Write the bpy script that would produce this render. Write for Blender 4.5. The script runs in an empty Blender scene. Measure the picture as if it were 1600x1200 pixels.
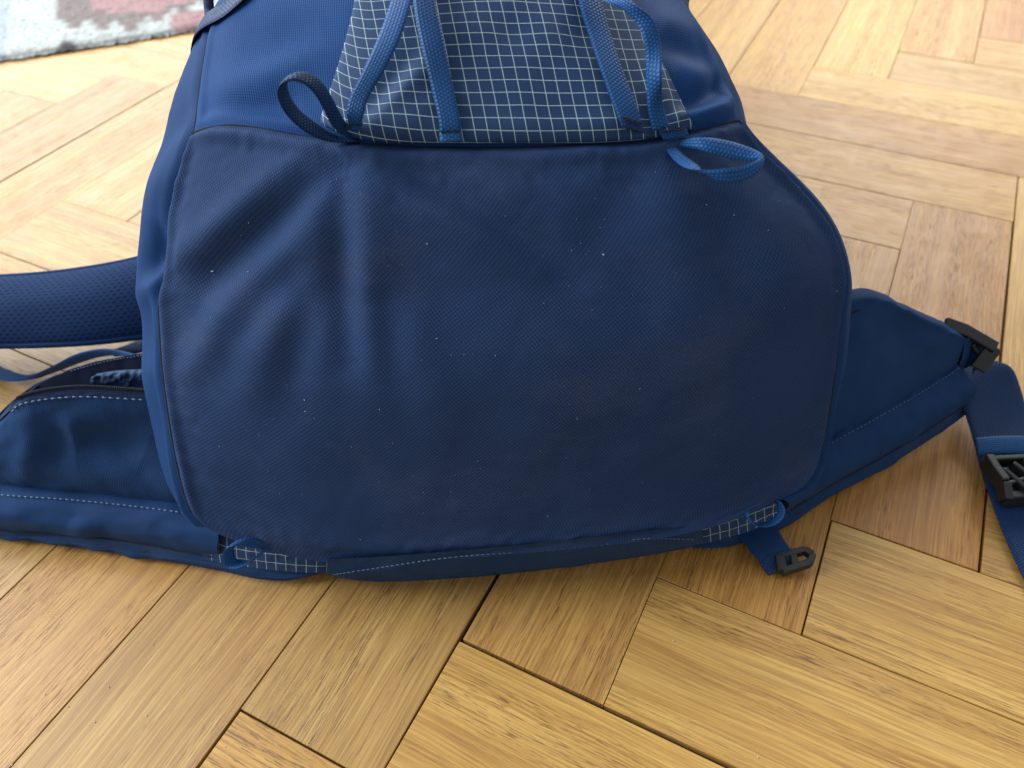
import bpy, math, random
import numpy as np
from mathutils import Vector, Matrix

random.seed(7); rng = np.random.default_rng(7)
scene = bpy.context.scene
COL = scene.collection

# ------------------------------------------------------------------ camera
H = 0.365                                   # lens height above the floor, metres
F_PX, PITCH, ROLL, YAW = 1236.0, 0.7928, -0.0265, -0.4796
def rot(ax, t):
    c, s = math.cos(t), math.sin(t); R = np.eye(3); i, j = [(1, 2), (2, 0), (0, 1)][ax]
    R[i, i] = c; R[j, j] = c; R[i, j] = -s; R[j, i] = s; return R
RC = rot(2, ROLL) @ rot(0, PITCH) @ np.array([[1, 0, 0], [0, 0, -1], [0, 1, 0.]])
CAM = np.array([0, 0, H])
cd = bpy.data.cameras.new('camera'); cam = bpy.data.objects.new('camera', cd); COL.objects.link(cam)
m = Matrix.Identity(4)
for i in range(3):
    m[i][0] = RC[0, i]; m[i][1] = -RC[1, i]; m[i][2] = -RC[2, i]; m[i][3] = CAM[i]
cam.matrix_world = m
cd.sensor_fit = 'HORIZONTAL'; cd.sensor_width = 36; cd.lens = F_PX / 1600 * 36
cd.clip_start = 0.01; cd.clip_end = 50
cd.dof.use_dof = True; cd.dof.focus_distance = 0.36; cd.dof.aperture_fstop = 10.0
scene.camera = cam

# ------------------------------------------------------------------ light
w = bpy.data.worlds.new('World'); scene.world = w; w.use_nodes = True
bg = w.node_tree.nodes['Background']; bg.inputs[0].default_value = (0.93, 0.95, 1.0, 1); bg.inputs[1].default_value = 0.60
def area(name, loc, target, sx, sy, power, col):
    l = bpy.data.lights.new(name, 'AREA'); l.shape = 'RECTANGLE'; l.size = sx; l.size_y = sy; l.energy = power; l.color = col
    o = bpy.data.objects.new(name, l); COL.objects.link(o); o.location = loc
    o.rotation_euler = (Vector(target) - Vector(loc)).to_track_quat('-Z', 'Y').to_euler(); return o
area('left_window_light', (-2.35, 0.70, 1.55), (0, 0.35, 0), 1.9, 1.6, 150, (0.92, 0.96, 1.0))
area('back_window_light', (-1.7, 3.2, 1.75), (-0.1, 0.4, 0), 2.0, 1.6, 100, (0.86, 0.93, 1.0))
area('right_window_light', (1.5, 2.9, 1.7), (0.3, 0.4, 0), 1.3, 1.5, 55, (1.0, 0.97, 0.90))
scene.view_settings.view_transform = 'Standard'; scene.view_settings.look = 'None'
scene.view_settings.exposure = 0.0; scene.view_settings.gamma = 1.0

# ------------------------------------------------------------------ pixel -> place helpers
def ray(px, py):
    d = np.array([(px - 800) / F_PX, (py - 600) / F_PX, 1.0]) @ RC
    return d
def Y(px, py, y): d = ray(px, py); return CAM + d * (y / d[1])
def Z(px, py, z): d = ray(px, py); return CAM + d * ((z - H) / d[2])
def toPx(P):
    Q = (np.asarray(P) - CAM) @ RC.T
    return Q[..., :2] / Q[..., 2:] * F_PX + np.array([800, 600])

def spline(pts, n, closed=False):
    """Catmull-Rom through pts, resampled to n points by arc length."""
    P = np.asarray(pts, float)
    if len(P) == 2:
        t = np.linspace(0, 1, n)[:, None]; return P[0] * (1 - t) + P[1] * t
    if closed: Q = np.vstack([P[-1], P, P[0], P[1]])
    else: Q = np.vstack([2 * P[0] - P[1], P, 2 * P[-1] - P[-2]])
    out = []
    for i in range(1, len(Q) - 2):
        p0, p1, p2, p3 = Q[i - 1:i + 3]
        a = np.linalg.norm(p1 - p0)**.5 + 1e-9; b = np.linalg.norm(p2 - p1)**.5 + 1e-9; c = np.linalg.norm(p3 - p2)**.5 + 1e-9
        m1 = (p2 - p1 + b * ((p1 - p0) / a - (p2 - p0) / (a + b)))
        m2 = (p2 - p1 + b * ((p3 - p2) / c - (p3 - p1) / (b + c)))
        t = np.linspace(0, 1, 24, endpoint=False)[:, None]
        out.append((2*t**3-3*t**2+1)*p1 + (t**3-2*t**2+t)*m1 + (-2*t**3+3*t**2)*p2 + (t**3-t**2)*m2)
    out.append(Q[-2][None]); C = np.vstack(out)
    L = np.r_[0, np.cumsum(np.linalg.norm(np.diff(C, axis=0), axis=1))]
    s = np.linspace(0, L[-1], n)
    return np.stack([np.interp(s, L, C[:, k]) for k in range(C.shape[1])], 1)

def coons(top, bot, left, right):
    """top/bot run left->right (n points), left/right run top->bottom (m points). Grid [m, n, 3]."""
    n, mm = len(top), len(left)
    s = np.linspace(0, 1, n)[None, :, None]; t = np.linspace(0, 1, mm)[:, None, None]
    A = (1 - t) * top[None] + t * bot[None]
    B = (1 - s) * left[:, None] + s * right[:, None]
    C = (1-s)*(1-t)*top[0] + s*(1-t)*top[-1] + (1-s)*t*bot[0] + s*t*bot[-1]
    return A + B - C
def normals(G):
    du = np.gradient(G, axis=1); dv = np.gradient(G, axis=0)
    N = np.cross(du, dv); N /= np.linalg.norm(N, axis=2, keepdims=True) + 1e-12
    return N
def facing(G):
    N = normals(G); s = np.sign(((CAM - G) * N).sum(2).mean()); return N * s

# ------------------------------------------------------------------ object helpers
def link(name, me, mat=None, parent=None):
    o = bpy.data.objects.new(name, me); COL.objects.link(o)
    if mat is not None and not me.materials: me.materials.append(mat)
    if parent is not None: o.parent = parent
    return o
def mesh(name, V, Fc, mat=None, parent=None, smooth=True, uv=None, mats=None, midx=None):
    me = bpy.data.meshes.new(name); me.from_pydata([tuple(map(float, v)) for v in V], [], [tuple(map(int, f)) for f in Fc]); 
    if smooth: me.polygons.foreach_set('use_smooth', [True] * len(me.polygons))
    if uv is not None:
        l = me.uv_layers.new(name='UVMap'); li = np.zeros(len(me.loops), int); me.loops.foreach_get('vertex_index', li)
        l.data.foreach_set('uv', np.asarray(uv, float)[li].ravel())
    if mats:
        for q in mats: me.materials.append(q)
        me.polygons.foreach_set('material_index', midx)
    me.update()
    return link(name, me, mat, parent)
def gridfaces(m_, n_, closed=False):
    i = np.arange(m_ - 1)[:, None]; j = np.arange(n_ if closed else n_ - 1)[None]
    j2 = (j + 1) % n_
    return np.stack([i*n_+j, i*n_+j2, (i+1)*n_+j2, (i+1)*n_+j], -1).reshape(-1, 4)
def guv(G):
    m_, n_ = G.shape[:2]
    u = np.r_[0, np.cumsum(np.linalg.norm(np.diff(G[m_//2], axis=0), axis=1))]
    v = np.r_[0, np.cumsum(np.linalg.norm(np.diff(G[:, n_//2], axis=0), axis=1))]
    U, Vv = np.meshgrid(u, v); return np.stack([U, Vv], -1).reshape(-1, 2)
def sheet(name, G, mat, parent, thick=0.0, uv=None):
    """A grid of points as a cloth sheet; with thick > 0 a closed sheet with a rim."""
    m_, n_ = G.shape[:2]; F1 = gridfaces(m_, n_); uv = guv(G) if uv is None else uv
    N = facing(G)
    # face winding towards the facing side
    f0 = F1[len(F1)//2]; V = G.reshape(-1, 3)
    nn = np.cross(V[f0[1]] - V[f0[0]], V[f0[2]] - V[f0[0]])
    if nn @ N.reshape(-1, 3)[f0[0]] < 0: F1 = F1[:, ::-1]
    if thick <= 0: return mesh(name, V, F1, mat, parent, uv=uv)
    V2 = (G - N * thick).reshape(-1, 3); k = len(V)
    rim = list(range(n_)) + [i*n_ + n_-1 for i in range(1, m_)] + [(m_-1)*n_ + j for j in range(n_-2, -1, -1)] + [i*n_ for i in range(m_-2, 0, -1)]
    R = [(rim[i], rim[(i+1) % len(rim)], rim[(i+1) % len(rim)] + k, rim[i] + k) for i in range(len(rim))]
    return mesh(name, np.vstack([V, V2]), list(map(tuple, F1)) + list(map(tuple, F1[:, ::-1] + k)) + R, mat, parent, uv=np.vstack([uv, uv]))
def tube(name, path, r, mat, parent, k=8, V0=None):
    P = np.asarray(path); T = np.gradient(P, axis=0); T /= np.linalg.norm(T, axis=1, keepdims=True) + 1e-12
    up = np.array([0.13, -0.4, 0.9]); A = np.cross(T, up); A /= np.linalg.norm(A, axis=1, keepdims=True); B = np.cross(T, A)
    a = np.linspace(0, 2*np.pi, k, endpoint=False)
    rr = np.broadcast_to(np.asarray(r, float), (len(P),))
    V = P[:, None] + rr[:, None, None] * (np.cos(a)[None, :, None] * A[:, None] + np.sin(a)[None, :, None] * B[:, None])
    Fc = [tuple(f) for f in gridfaces(len(P), k, True)] + [tuple(range(k))[::-1], tuple((len(P)-1)*k + i for i in range(k))]
    L = np.r_[0, np.cumsum(np.linalg.norm(np.diff(P, axis=0), axis=1))]
    uv = np.stack([np.repeat(L, k), np.tile(a * 0.004, len(P))], 1)
    return mesh(name, V.reshape(-1, 3), Fc, mat, parent, uv=uv)
def ribbon(name, E1, E2, mat, parent, n=70, thick=0.0011, k=7, raw=False):
    """Webbing between two edge curves, rounded selvedges, closed."""
    A = E1 if raw else spline(E1, n); B = E2 if raw else spline(E2, n); n = len(A)
    Tn = np.gradient((A + B) / 2, axis=0); W = B - A; N = np.cross(Tn, W); N /= np.linalg.norm(N, axis=1, keepdims=True) + 1e-12
    s = np.linspace(0, 1, k)
    prof = thick / 2 * (1 - np.abs(2*s - 1)**4 * 0.75)
    topv = A[:, None] + W[:, None] * s[None, :, None] + N[:, None] * prof[None, :, None]
    botv = (A[:, None] + W[:, None] * s[None, :, None] - N[:, None] * prof[None, :, None])[:, ::-1]
    G = np.concatenate([topv, botv], 1)
    L = np.r_[0, np.cumsum(np.linalg.norm(np.diff((A + B) / 2, axis=0), axis=1))]
    wd = np.linalg.norm(W, axis=1).mean()
    uu = np.concatenate([s, s[::-1]]) * wd
    uv = np.stack([np.repeat(L, 2*k), np.tile(uu, n)], 1)
    Fc = [tuple(f) for f in gridfaces(n, 2*k, True)] + [tuple(range(2*k))[::-1], tuple((n-1)*2*k + i for i in range(2*k))]
    o = mesh(name, G.reshape(-1, 3), Fc, mat, parent, uv=uv)
    return o
def box_bm(corners_lo, corners_hi):
    V = list(corners_lo) + list(corners_hi); k = len(corners_lo)
    Fc = [tuple(range(k))[::-1], tuple(range(k, 2*k))] + [(i, (i+1) % k, (i+1) % k + k, i + k) for i in range(k)]
    return V, Fc
def merge(parts):
    V = []; Fc = []
    for v, f in parts:
        b = len(V); V += [tuple(q) for q in v]; Fc += [tuple(i + b for i in q) for q in f]
    return V, Fc
def bevel(o, wd=0.0006, seg=2):
    md = o.modifiers.new('bevel', 'BEVEL'); md.width = wd; md.segments = seg; md.limit_method = 'ANGLE'; md.angle_limit = 0.6
    return o

# ------------------------------------------------------------------ materials
class NT:
    def __init__(s, name):
        s.m = bpy.data.materials.new(name); s.m.use_nodes = True; s.t = s.m.node_tree
        s.b = s.t.nodes['Principled BSDF']
    def n(s, typ, **kw):
        nd = s.t.nodes.new(typ)
        for k, v in kw.items():
            if k.startswith('i_'):
                key = k[2:]; key = int(key) if key.isdigit() else key.replace('_', ' ')
                s.put(nd.inputs[key], v)
            else: setattr(nd, k, v)
        return nd
    def put(s, sock, v):
        if isinstance(v, bpy.types.NodeSocket): s.t.links.new(v, sock)
        elif isinstance(v, bpy.types.Node): s.t.links.new(v.outputs[0], sock)
        else: sock.default_value = v
    def math(s, op, a, b=0.0, c=0.0, clamp=False):
        nd = s.n('ShaderNodeMath', operation=op); nd.use_clamp = clamp
        s.put(nd.inputs[0], a); s.put(nd.inputs[1], b); s.put(nd.inputs[2], c); return nd.outputs[0]
    def ramp(s, fac, stops, interp='LINEAR'):
        nd = s.n('ShaderNodeValToRGB'); nd.color_ramp.interpolation = interp
        while len(nd.color_ramp.elements) < len(stops): nd.color_ramp.elements.new(0.5)
        for e, (p, c) in zip(nd.color_ramp.elements, stops):
            e.position = p; e.color = (c, c, c, 1) if np.isscalar(c) else (*c, 1)
        s.put(nd.inputs[0], fac); return nd.outputs[0]
    def mix(s, fac, a, b, blend='MIX'):
        nd = s.n('ShaderNodeMix', data_type='RGBA', blend_type=blend)
        s.put(nd.inputs[0], fac)
        for k, v in ((6, a), (7, b)):
            if isinstance(v, (tuple, list)) and len(v) == 3: v = (*v, 1)
            s.put(nd.inputs[k], v)
        return nd.outputs[2]
    def noise(s, vec, scale, detail=2, rough=0.5, dist=0.0):
        nd = s.n('ShaderNodeTexNoise'); s.put(nd.inputs['Vector'], vec)
        nd.inputs['Scale'].default_value = scale; nd.inputs['Detail'].default_value = detail
        nd.inputs['Roughness'].default_value = rough; nd.inputs['Distortion'].default_value = dist; return nd.outputs['Fac']
    def mapping(s, vec, scale=(1, 1, 1), rotz=0.0, loc=(0, 0, 0)):
        nd = s.n('ShaderNodeMapping'); s.put(nd.inputs[0], vec); nd.inputs['Scale'].default_value = scale
        nd.inputs['Rotation'].default_value = (0, 0, rotz)
        s.put(nd.inputs['Location'], loc); return nd.outputs[0]
    def bump(s, h, strength, dist, normal=None):
        nd = s.n('ShaderNodeBump'); nd.inputs['Strength'].default_value = strength; nd.inputs['Distance'].default_value = dist
        s.put(nd.inputs['Height'], h)
        if normal is not None: s.put(nd.inputs['Normal'], normal)
        return nd.outputs[0]

def fabric(name, col, period=0.0011, diag=True, amp=0.35, rough=0.72, sheen=0.25, dust=0.0, tint=(0.3, 0.55, 1.0), spec=0.07):
    q = NT(name); uv = q.n('ShaderNodeUVMap').outputs[0]
    k = 2 * math.pi / period
    if diag: mp = q.mapping(uv, (1, 1, 1), math.radians(38))
    else: mp = uv
    sx = q.n('ShaderNodeSeparateXYZ', i_0=mp)
    jit = q.noise(uv, 260, 2)
    a = q.math('SINE', q.math('MULTIPLY', q.math('MULTIPLY_ADD', jit, period * 0.22, sx.outputs[0]), k))
    b = q.math('SINE', q.math('MULTIPLY', q.math('MULTIPLY_ADD', jit, period * 0.22, sx.outputs[1]), k * 0.86))
    wv = q.math('MULTIPLY_ADD', b, 0.6, a)           # -1.45..1.45
    h = q.math('MULTIPLY_ADD', wv, 0.33, 0.5)
    thread = q.noise(uv, 2200, 1)
    big = q.noise(uv, 14, 3, 0.6)
    c1 = q.mix(q.math('MULTIPLY', q.math('SUBTRACT', 1.0, h, clamp=True), amp), (*col, 1), tuple(x * 0.42 for x in col))
    c2 = q.mix(q.ramp(thread, [(0.55, 0.0), (0.8, 0.55)]), c1, tuple(min(1, x * 1.9 + 0.002) for x in col))
    c3 = q.mix(q.ramp(big, [(0.35, 0.0), (0.7, 0.30)]), c2, tuple(x * 1.25 + 0.001 for x in col))
    if dust > 0:
        d1 = q.noise(q.mapping(uv, (1, 1.6, 1)), 9, 6, 0.7); d2 = q.noise(uv, 900, 2, 0.6)
        f = q.math('MULTIPLY', q.ramp(d1, [(0.48, 0.0), (0.72, 1.0)]), q.ramp(d2, [(0.35, 0.15), (0.7, 1.0)]))
        c3 = q.mix(q.math('MULTIPLY', f, dust), c3, (0.26, 0.23, 0.25))
    q.put(q.b.inputs['Base Color'], c3); q.b.inputs['Roughness'].default_value = rough
    q.b.inputs['Specular IOR Level'].default_value = spec
    q.b.inputs['Sheen Weight'].default_value = sheen; q.b.inputs['Sheen Roughness'].default_value = 0.45
    q.b.inputs['Sheen Tint'].default_value = (*tint, 1)
    n1 = q.bump(h, 0.45, period * 0.25)
    q.put(q.b.inputs['Normal'], q.bump(big, 0.25, 0.004, n1))
    return q.m

NAVY = (0.014, 0.034, 0.112)
m_bottom = fabric('bottom_panel_oxford', (0.0200, 0.0450, 0.118), 0.00125, True, 1.0, 0.75, 0.02, dust=0.12)
m_body = fabric('body_twill', (0.0088, 0.046, 0.155), 0.0011, False, 0.5, 0.65, 0.04)
m_side = fabric('side_twill', (0.0088, 0.038, 0.122), 0.0011, True, 0.6, 0.65, 0.03)
m_pad = fabric('belt_softshell', (0.0100, 0.038, 0.114), 0.0010, True, 0.5, 0.65, 0.05, dust=0.05)
m_trim = fabric('belt_trim', (0.0125, 0.037, 0.098), 0.0010, False, 0.4, 0.75, 0.04, dust=0.16)
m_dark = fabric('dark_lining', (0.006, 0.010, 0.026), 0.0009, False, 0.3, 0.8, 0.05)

def webbing(name, col, rough=0.5):
    q = NT(name); uv = q.n('ShaderNodeUVMap').outputs[0]; sx = q.n('ShaderNodeSeparateXYZ', i_0=uv)
    row = q.math('FLOOR', q.math('DIVIDE', sx.outputs[1], 0.00135))
    sh = q.math('MULTIPLY', q.math('MODULO', row, 2.0), 0.5)
    a = q.math('SINE', q.math('MULTIPLY', q.math('ADD', q.math('DIVIDE', sx.outputs[0], 0.0016), sh), 2 * math.pi))
    b = q.math('ABSOLUTE', q.math('SINE', q.math('MULTIPLY', sx.outputs[1], math.pi / 0.00135)))
    h = q.math('MULTIPLY', q.math('MULTIPLY_ADD', a, 0.35, 0.65), q.math('POWER', b, 0.5))
    c = q.mix(h, tuple(x * 0.4 for x in col), tuple(min(1, x * 1.25) for x in col))
    q.put(q.b.inputs['Base Color'], c); q.b.inputs['Roughness'].default_value = rough
    q.b.inputs['Specular IOR Level'].default_value = 0.15; q.b.inputs['Sheen Weight'].default_value = 0.03; q.b.inputs['Sheen Tint'].default_value = (0.3, 0.55, 1, 1)
    q.put(q.b.inputs['Normal'], q.bump(h, 0.7, 0.0004)); return q.m
m_web = webbing('blue_webbing', (0.009, 0.068, 0.215))
m_web2 = webbing('dark_blue_webbing', (0.006, 0.030, 0.100))
m_webb = webbing('light_blue_webbing', (0.012, 0.078, 0.22))

def grid_fabric(name='ripstop_grid', lc=(0.46, 0.60, 0.64)):
    q = NT(name); uv = q.n('ShaderNodeUVMap').outputs[0]
    nz = q.n('ShaderNodeTexNoise', i_Vector=uv); nz.inputs['Scale'].default_value = 45; nz.inputs['Detail'].default_value = 2
    off = q.n('ShaderNodeVectorMath', operation='MULTIPLY_ADD'); q.put(off.inputs[0], nz.outputs['Color']); off.inputs[1].default_value = (0.0007,)*3; q.put(off.inputs[2], uv)
    sx = q.n('ShaderNodeSeparateXYZ', i_0=off.outputs[0])
    per = 0.0052; half = 0.00018
    def line(c, d):
        fr = q.math('PINGPONG', c, per / 2)
        core = q.ramp(q.math('DIVIDE', fr, half), [(0.75, 1.0), (1.0, 0.0)])
        dash = q.ramp(q.math('PINGPONG', d, 0.00042), [(0.0, 0.4), (0.0003, 1.0)])
        dsh = q.math('MULTIPLY_ADD', q.math('SINE', q.math('MULTIPLY', d, 2*math.pi/0.00062)), 0.25, 0.75)
        return q.math('MULTIPLY', core, dsh)
    g = q.math('MAXIMUM', line(sx.outputs[0], sx.outputs[1]), line(sx.outputs[1], sx.outputs[0]))
    base = q.mix(q.noise(uv, 60, 3), (0.012, 0.033, 0.086), (0.020, 0.050, 0.12))
    q.put(q.b.inputs['Base Color'], q.mix(g, base, lc))
    q.b.inputs['Roughness'].default_value = 0.65; q.b.inputs['Specular IOR Level'].default_value = 0.15
    q.put(q.b.inputs['Normal'], q.bump(g, 0.6, 0.0004)); return q.m
m_grid = grid_fabric(); m_grid2 = grid_fabric('inner_ripstop', (0.10, 0.12, 0.13))  # second copy: line colour dimmed for the shade inside the open belt pocket

def mesh_pad():
    q = NT('perforated_spacer_mesh'); uv = q.n('ShaderNodeUVMap').outputs[0]
    sx = q.n('ShaderNodeSeparateXYZ', i_0=uv); p = 0.0042
    row = q.math('FLOOR', q.math('DIVIDE', sx.outputs[1], p * 0.62))
    fx = q.math('FRACT', q.math('ADD', q.math('DIVIDE', sx.outputs[0], p), q.math('MULTIPLY', q.math('MODULO', row, 2.0), 0.5)))
    fy = q.math('FRACT', q.math('DIVIDE', sx.outputs[1], p * 0.62))
    dx = q.math('SUBTRACT', fx, 0.5); dy = q.math('SUBTRACT', fy, 0.5)
    d = q.math('SQRT', q.math('ADD', q.math('MULTIPLY', q.math('MULTIPLY', dx, dx), 1.0), q.math('MULTIPLY', q.math('MULTIPLY', dy, dy), 2.2)))
    hole = q.ramp(d, [(0.2, 0.0), (0.33, 1.0)])
    q.put(q.b.inputs['Base Color'], q.mix(hole, (0.003, 0.007, 0.020), (0.008, 0.029, 0.090)))
    q.b.inputs['Roughness'].default_value = 0.75; q.b.inputs['Specular IOR Level'].default_value = 0.1
    q.put(q.b.inputs['Normal'], q.bump(hole, 0.7, 0.0006)); return q.m
m_mesh = mesh_pad()

def plain(name, col, rough=0.5, bumpscale=0, bumpd=0.0002):
    q = NT(name); tc = q.n('ShaderNodeTexCoord').outputs['Object']
    nz = q.noise(tc, 180, 3)
    q.put(q.b.inputs['Base Color'], q.mix(nz, tuple(x * 0.8 for x in col), tuple(min(1, x * 1.2) for x in col)))
    q.put(q.b.inputs['Roughness'], q.math('MULTIPLY_ADD', nz, 0.2, rough - 0.1))
    if bumpscale: q.put(q.b.inputs['Normal'], q.bump(q.noise(tc, bumpscale, 2), 0.4, bumpd))
    return q.m
m_plastic = plain('black_acetal', (0.005, 0.007, 0.008), 0.5, 900)
m_thread = plain('pale_blue_thread', (0.10, 0.20, 0.34), 0.7)
m_thread2 = plain('dull_blue_thread', (0.07, 0.12, 0.22), 0.7)
m_navythread = plain('navy_thread', (0.003, 0.005, 0.012), 0.95)
m_lint = plain('white_lint', (0.42, 0.46, 0.52), 0.9)
m_sub = plain('dark_joint_filler', (0.012, 0.010, 0.008), 0.9, 400, 0.001)

def wood():
    q = NT('varnished_oak'); tc = q.n('ShaderNodeTexCoord').outputs['Object']; oi = q.n('ShaderNodeObjectInfo')
    r = oi.outputs['Random']
    cx = q.n('ShaderNodeCombineXYZ'); q.put(cx.inputs[0], q.math('MULTIPLY', r, 37.0)); q.put(cx.inputs[1], q.math('MULTIPLY', r, 91.0)); q.put(cx.inputs[2], q.math('MULTIPLY', r, 13.0))
    p0 = q.n('ShaderNodeVectorMath', operation='ADD'); q.put(p0.inputs[0], tc); q.put(p0.inputs[1], cx.outputs[0]); p0 = p0.outputs[0]
    # gentle waviness of the fibre
    wob = q.n('ShaderNodeTexNoise'); q.put(wob.inputs['Vector'], q.mapping(p0, (5, 12, 5))); wob.inputs['Scale'].default_value = 1.0; wob.inputs['Detail'].default_value = 2
    ws = q.n('ShaderNodeVectorMath', operation='MULTIPLY_ADD'); q.put(ws.inputs[0], wob.outputs['Color']); ws.inputs[1].default_value = (0.0, 0.011, 0.0); q.put(ws.inputs[2], p0)
    p = ws.outputs[0]
    bands = q.noise(q.mapping(p, (2.2, 75, 30)), 1.0, 4, 0.62)
    fine = q.noise(q.mapping(p, (9, 620, 200)), 1.0, 3, 0.6)
    pores = q.noise(q.mapping(p, (85, 1700, 400)), 1.0, 2, 0.55)
    blot = q.noise(q.mapping(p0, (7, 14, 7)), 1.0, 3, 0.6)
    porem = q.noise(q.mapping(p, (3, 60, 30)), 1.0, 2)
    base = q.ramp(bands, [(0.25, (0.330, 0.172, 0.042)), (0.45, (0.440, 0.252, 0.064)), (0.60, (0.500, 0.304, 0.084)), (0.8, (0.565, 0.362, 0.116))])
    base = q.mix(q.ramp(fine, [(0.36, 0.48), (0.60, 0.0)]), base, (0.24, 0.125, 0.033))
    mid = q.noise(q.mapping(p, (24, 950, 300)), 1.0, 2, 0.55)
    base = q.mix(q.ramp(mid, [(0.34, 0.50), (0.50, 0.0)]), base, (0.235, 0.110, 0.026))
    base = q.mix(q.ramp(mid, [(0.52, 0.0), (0.70, 0.40)]), base, (0.62, 0.41, 0.140))
    base = q.mix(q.ramp(blot, [(0.40, 0.0), (0.75, 0.40)]), base, (0.33, 0.172, 0.046))
    pf = q.math('MULTIPLY', q.ramp(pores, [(0.56, 0.0), (0.64, 1.0)]), q.ramp(porem, [(0.38, 0.10), (0.60, 1.0)]))
    base = q.mix(q.math('MULTIPLY', pf, 0.78), base, (0.12, 0.054, 0.015))
    base = q.mix(1.0, base, oi.outputs['Color'], 'MULTIPLY')
    q.put(q.b.inputs['Base Color'], base)
    scr = q.noise(tc, 30, 4, 0.6)
    q.put(q.b.inputs['Roughness'], q.math('ADD', q.math('MULTIPLY', scr, 0.22), q.math('MULTIPLY_ADD', fine, 0.14, 0.28)))
    q.b.inputs['Specular IOR Level'].default_value = 0.5
    hh = q.math('SUBTRACT', q.math('MULTIPLY', fine, 0.5), pf)
    n1 = q.bump(hh, 0.35, 0.00035)
    q.put(q.b.inputs['Normal'], q.bump(q.noise(q.mapping(p0, (4, 9, 4)), 1.0, 2), 0.25, 0.006, n1)); return q.m
m_wood = wood()

# ------------------------------------------------------------------ floor: herringbone strips
PW, PL, A0, B0 = 0.2054 * H, 0.9637 * H, 0.4111 * H, 0.3039 * H
RY = rot(2, YAW).T
floor_me = bpy.data.meshes.new('floor')
floor = mesh('floor', [(-2.2, -0.6, -0.0045), (2.2, -0.6, -0.0045), (2.2, 3.2, -0.0045), (-2.2, 3.2, -0.0045)], [(0, 1, 2, 3)], m_sub, smooth=False)
floor['kind'] = 'structure'; floor['label'] = 'varnished oak herringbone parquet floor'
def ab(a, b):                              # parquet axes -> world
    # rot(2,YAW) was applied to world points in the fit, so world = R * local
    v = rot(2, YAW) @ np.array([-b, a, 0.0]); return v
def strip_mesh(gl, gw):
    l, wd, t, c = PL / 2 - gl, PW / 2 - gw, 0.012, 0.00028
    V = [(-l, -wd, -t), (l, -wd, -t), (l, wd, -t), (-l, wd, -t), (-l, -wd, -c), (l, -wd, -c), (l, wd, -c), (-l, wd, -c),
         (-l+c, -wd+c, 0), (l-c, -wd+c, 0), (l-c, wd-c, 0), (-l+c, wd-c, 0)]
    Fc = [(8, 9, 10, 11)]
    for a_ in (0, 4):
        for i in range(4): Fc.append((a_+i, a_+(i+1) % 4, a_+4+(i+1) % 4, a_+4+i))
    me = bpy.data.meshes.new('floor_strip'); me.from_pydata(V, [], Fc); me.materials.append(m_wood); me.update(); return me
strips = [strip_mesh(0.00018 + 0.00016*i, 0.00012 + 0.00012*i) for i in range(4)]
OFFS = {('B', 0, 0): (-.0016, 0, -.0055), ('A', 0, 0): (.0002, -.0009, .0012), ('B', 0, 1): (.0004, -.0003, 0.0008), ('A', 0, 2): (0, .0004, -.001), ('A', 0, 3): (0, -.0006, .0006)}
TONE = {  # ('A' column or 'B' row, zigzag, index): tone of that strip
}
def strip(kind, mz, j):
    """A: strip j of zigzag mz running away from the camera; B: the one lying across its foot."""
    bl = B0 - j * PW + mz * (PL - PW); ab_ = A0 + j * PW + mz * (PL + PW)
    if kind == 'A': ca, cb, ang = ab_ + PL / 2, bl - PW / 2, math.pi / 2
    else: ca, cb, ang = ab_ - PW / 2, bl - PL / 2, 0.0
    p = ab(ca, cb)
    if p[1] < -0.35 or p[1] > 1.75 or abs(p[0]) > 0.55 + 0.62 * max(p[1], 0) + 0.1: return
    h = random.Random(hash((kind == 'A', mz, j)) & 0xffff)
    near = p[1] < 0.45
    o = link('floor_strip', strips[h.choice([2, 2, 3, 3] if near else [0, 0, 1, 2])], None, floor)
    sft = OFFS.get((kind, mz, j), (h.uniform(-.0003, .0003), h.uniform(-.0003, .0003), h.uniform(-.0012, .0012))); p = p + ab(sft[0], sft[1])
    o.location = (p[0], p[1], h.uniform(-0.00035, 0.00035)); o.rotation_euler = (h.uniform(-.0015, .0015), 0, ang + YAW + sft[2] + (math.pi if h.random() < .5 else 0))
    v = h.uniform(0.80, 1.14); hue = h.uniform(-0.07, 0.07)
    t = TONE.get((kind, mz, j), (v * (1 + hue * 0.4), v, v * (1 - hue)))
    o.color = (*t, 1)
TONE.update({
    ('A', 0, 2): (0.98, 0.80, 0.66), ('A', 0, 1): (1.0, 0.86, 0.70), ('A', 0, 0): (0.98, 0.92, 0.86), ('A', 0, -1): (0.90, 0.90, 0.92), ('A', 0, -2): (0.92, 0.90, 0.92),
    ('A', 0, -3): (1.02, 0.94, 0.84), ('B', 0, 0): (1.12, 1.10, 1.0), ('B', 0, 1): (1.12, 1.12, 1.05), ('B', 0, 2): (1.15, 1.15, 1.08), ('B', 0, -1): (1.1, 1.05, 0.95),
    ('A', 0, 3): (1.25, 1.25, 1.2), ('B', 1, 4): (1.2, 1.2, 1.1), ('B', 1, 3): (0.92, 0.78, 0.62), ('B', 1, 2): (1.05, 0.96, 0.80), ('B', 1, 1): (1.05, 0.94, 0.78), ('B', 1, 0): (0.95, 0.80, 0.64),
    ('A', 1, 3): (1.1, 1.02, 0.8), ('A', 1, 4): (1.2, 1.2, 0.95), ('A', 1, 5): (1.12, 1.0, 0.82), ('A', 1, 6): (1.0, 0.78, 0.58)})
for mz in range(-3, 4):
    for j in range(-16, 17):
        strip('A', mz, j); strip('B', mz, j)

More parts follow.
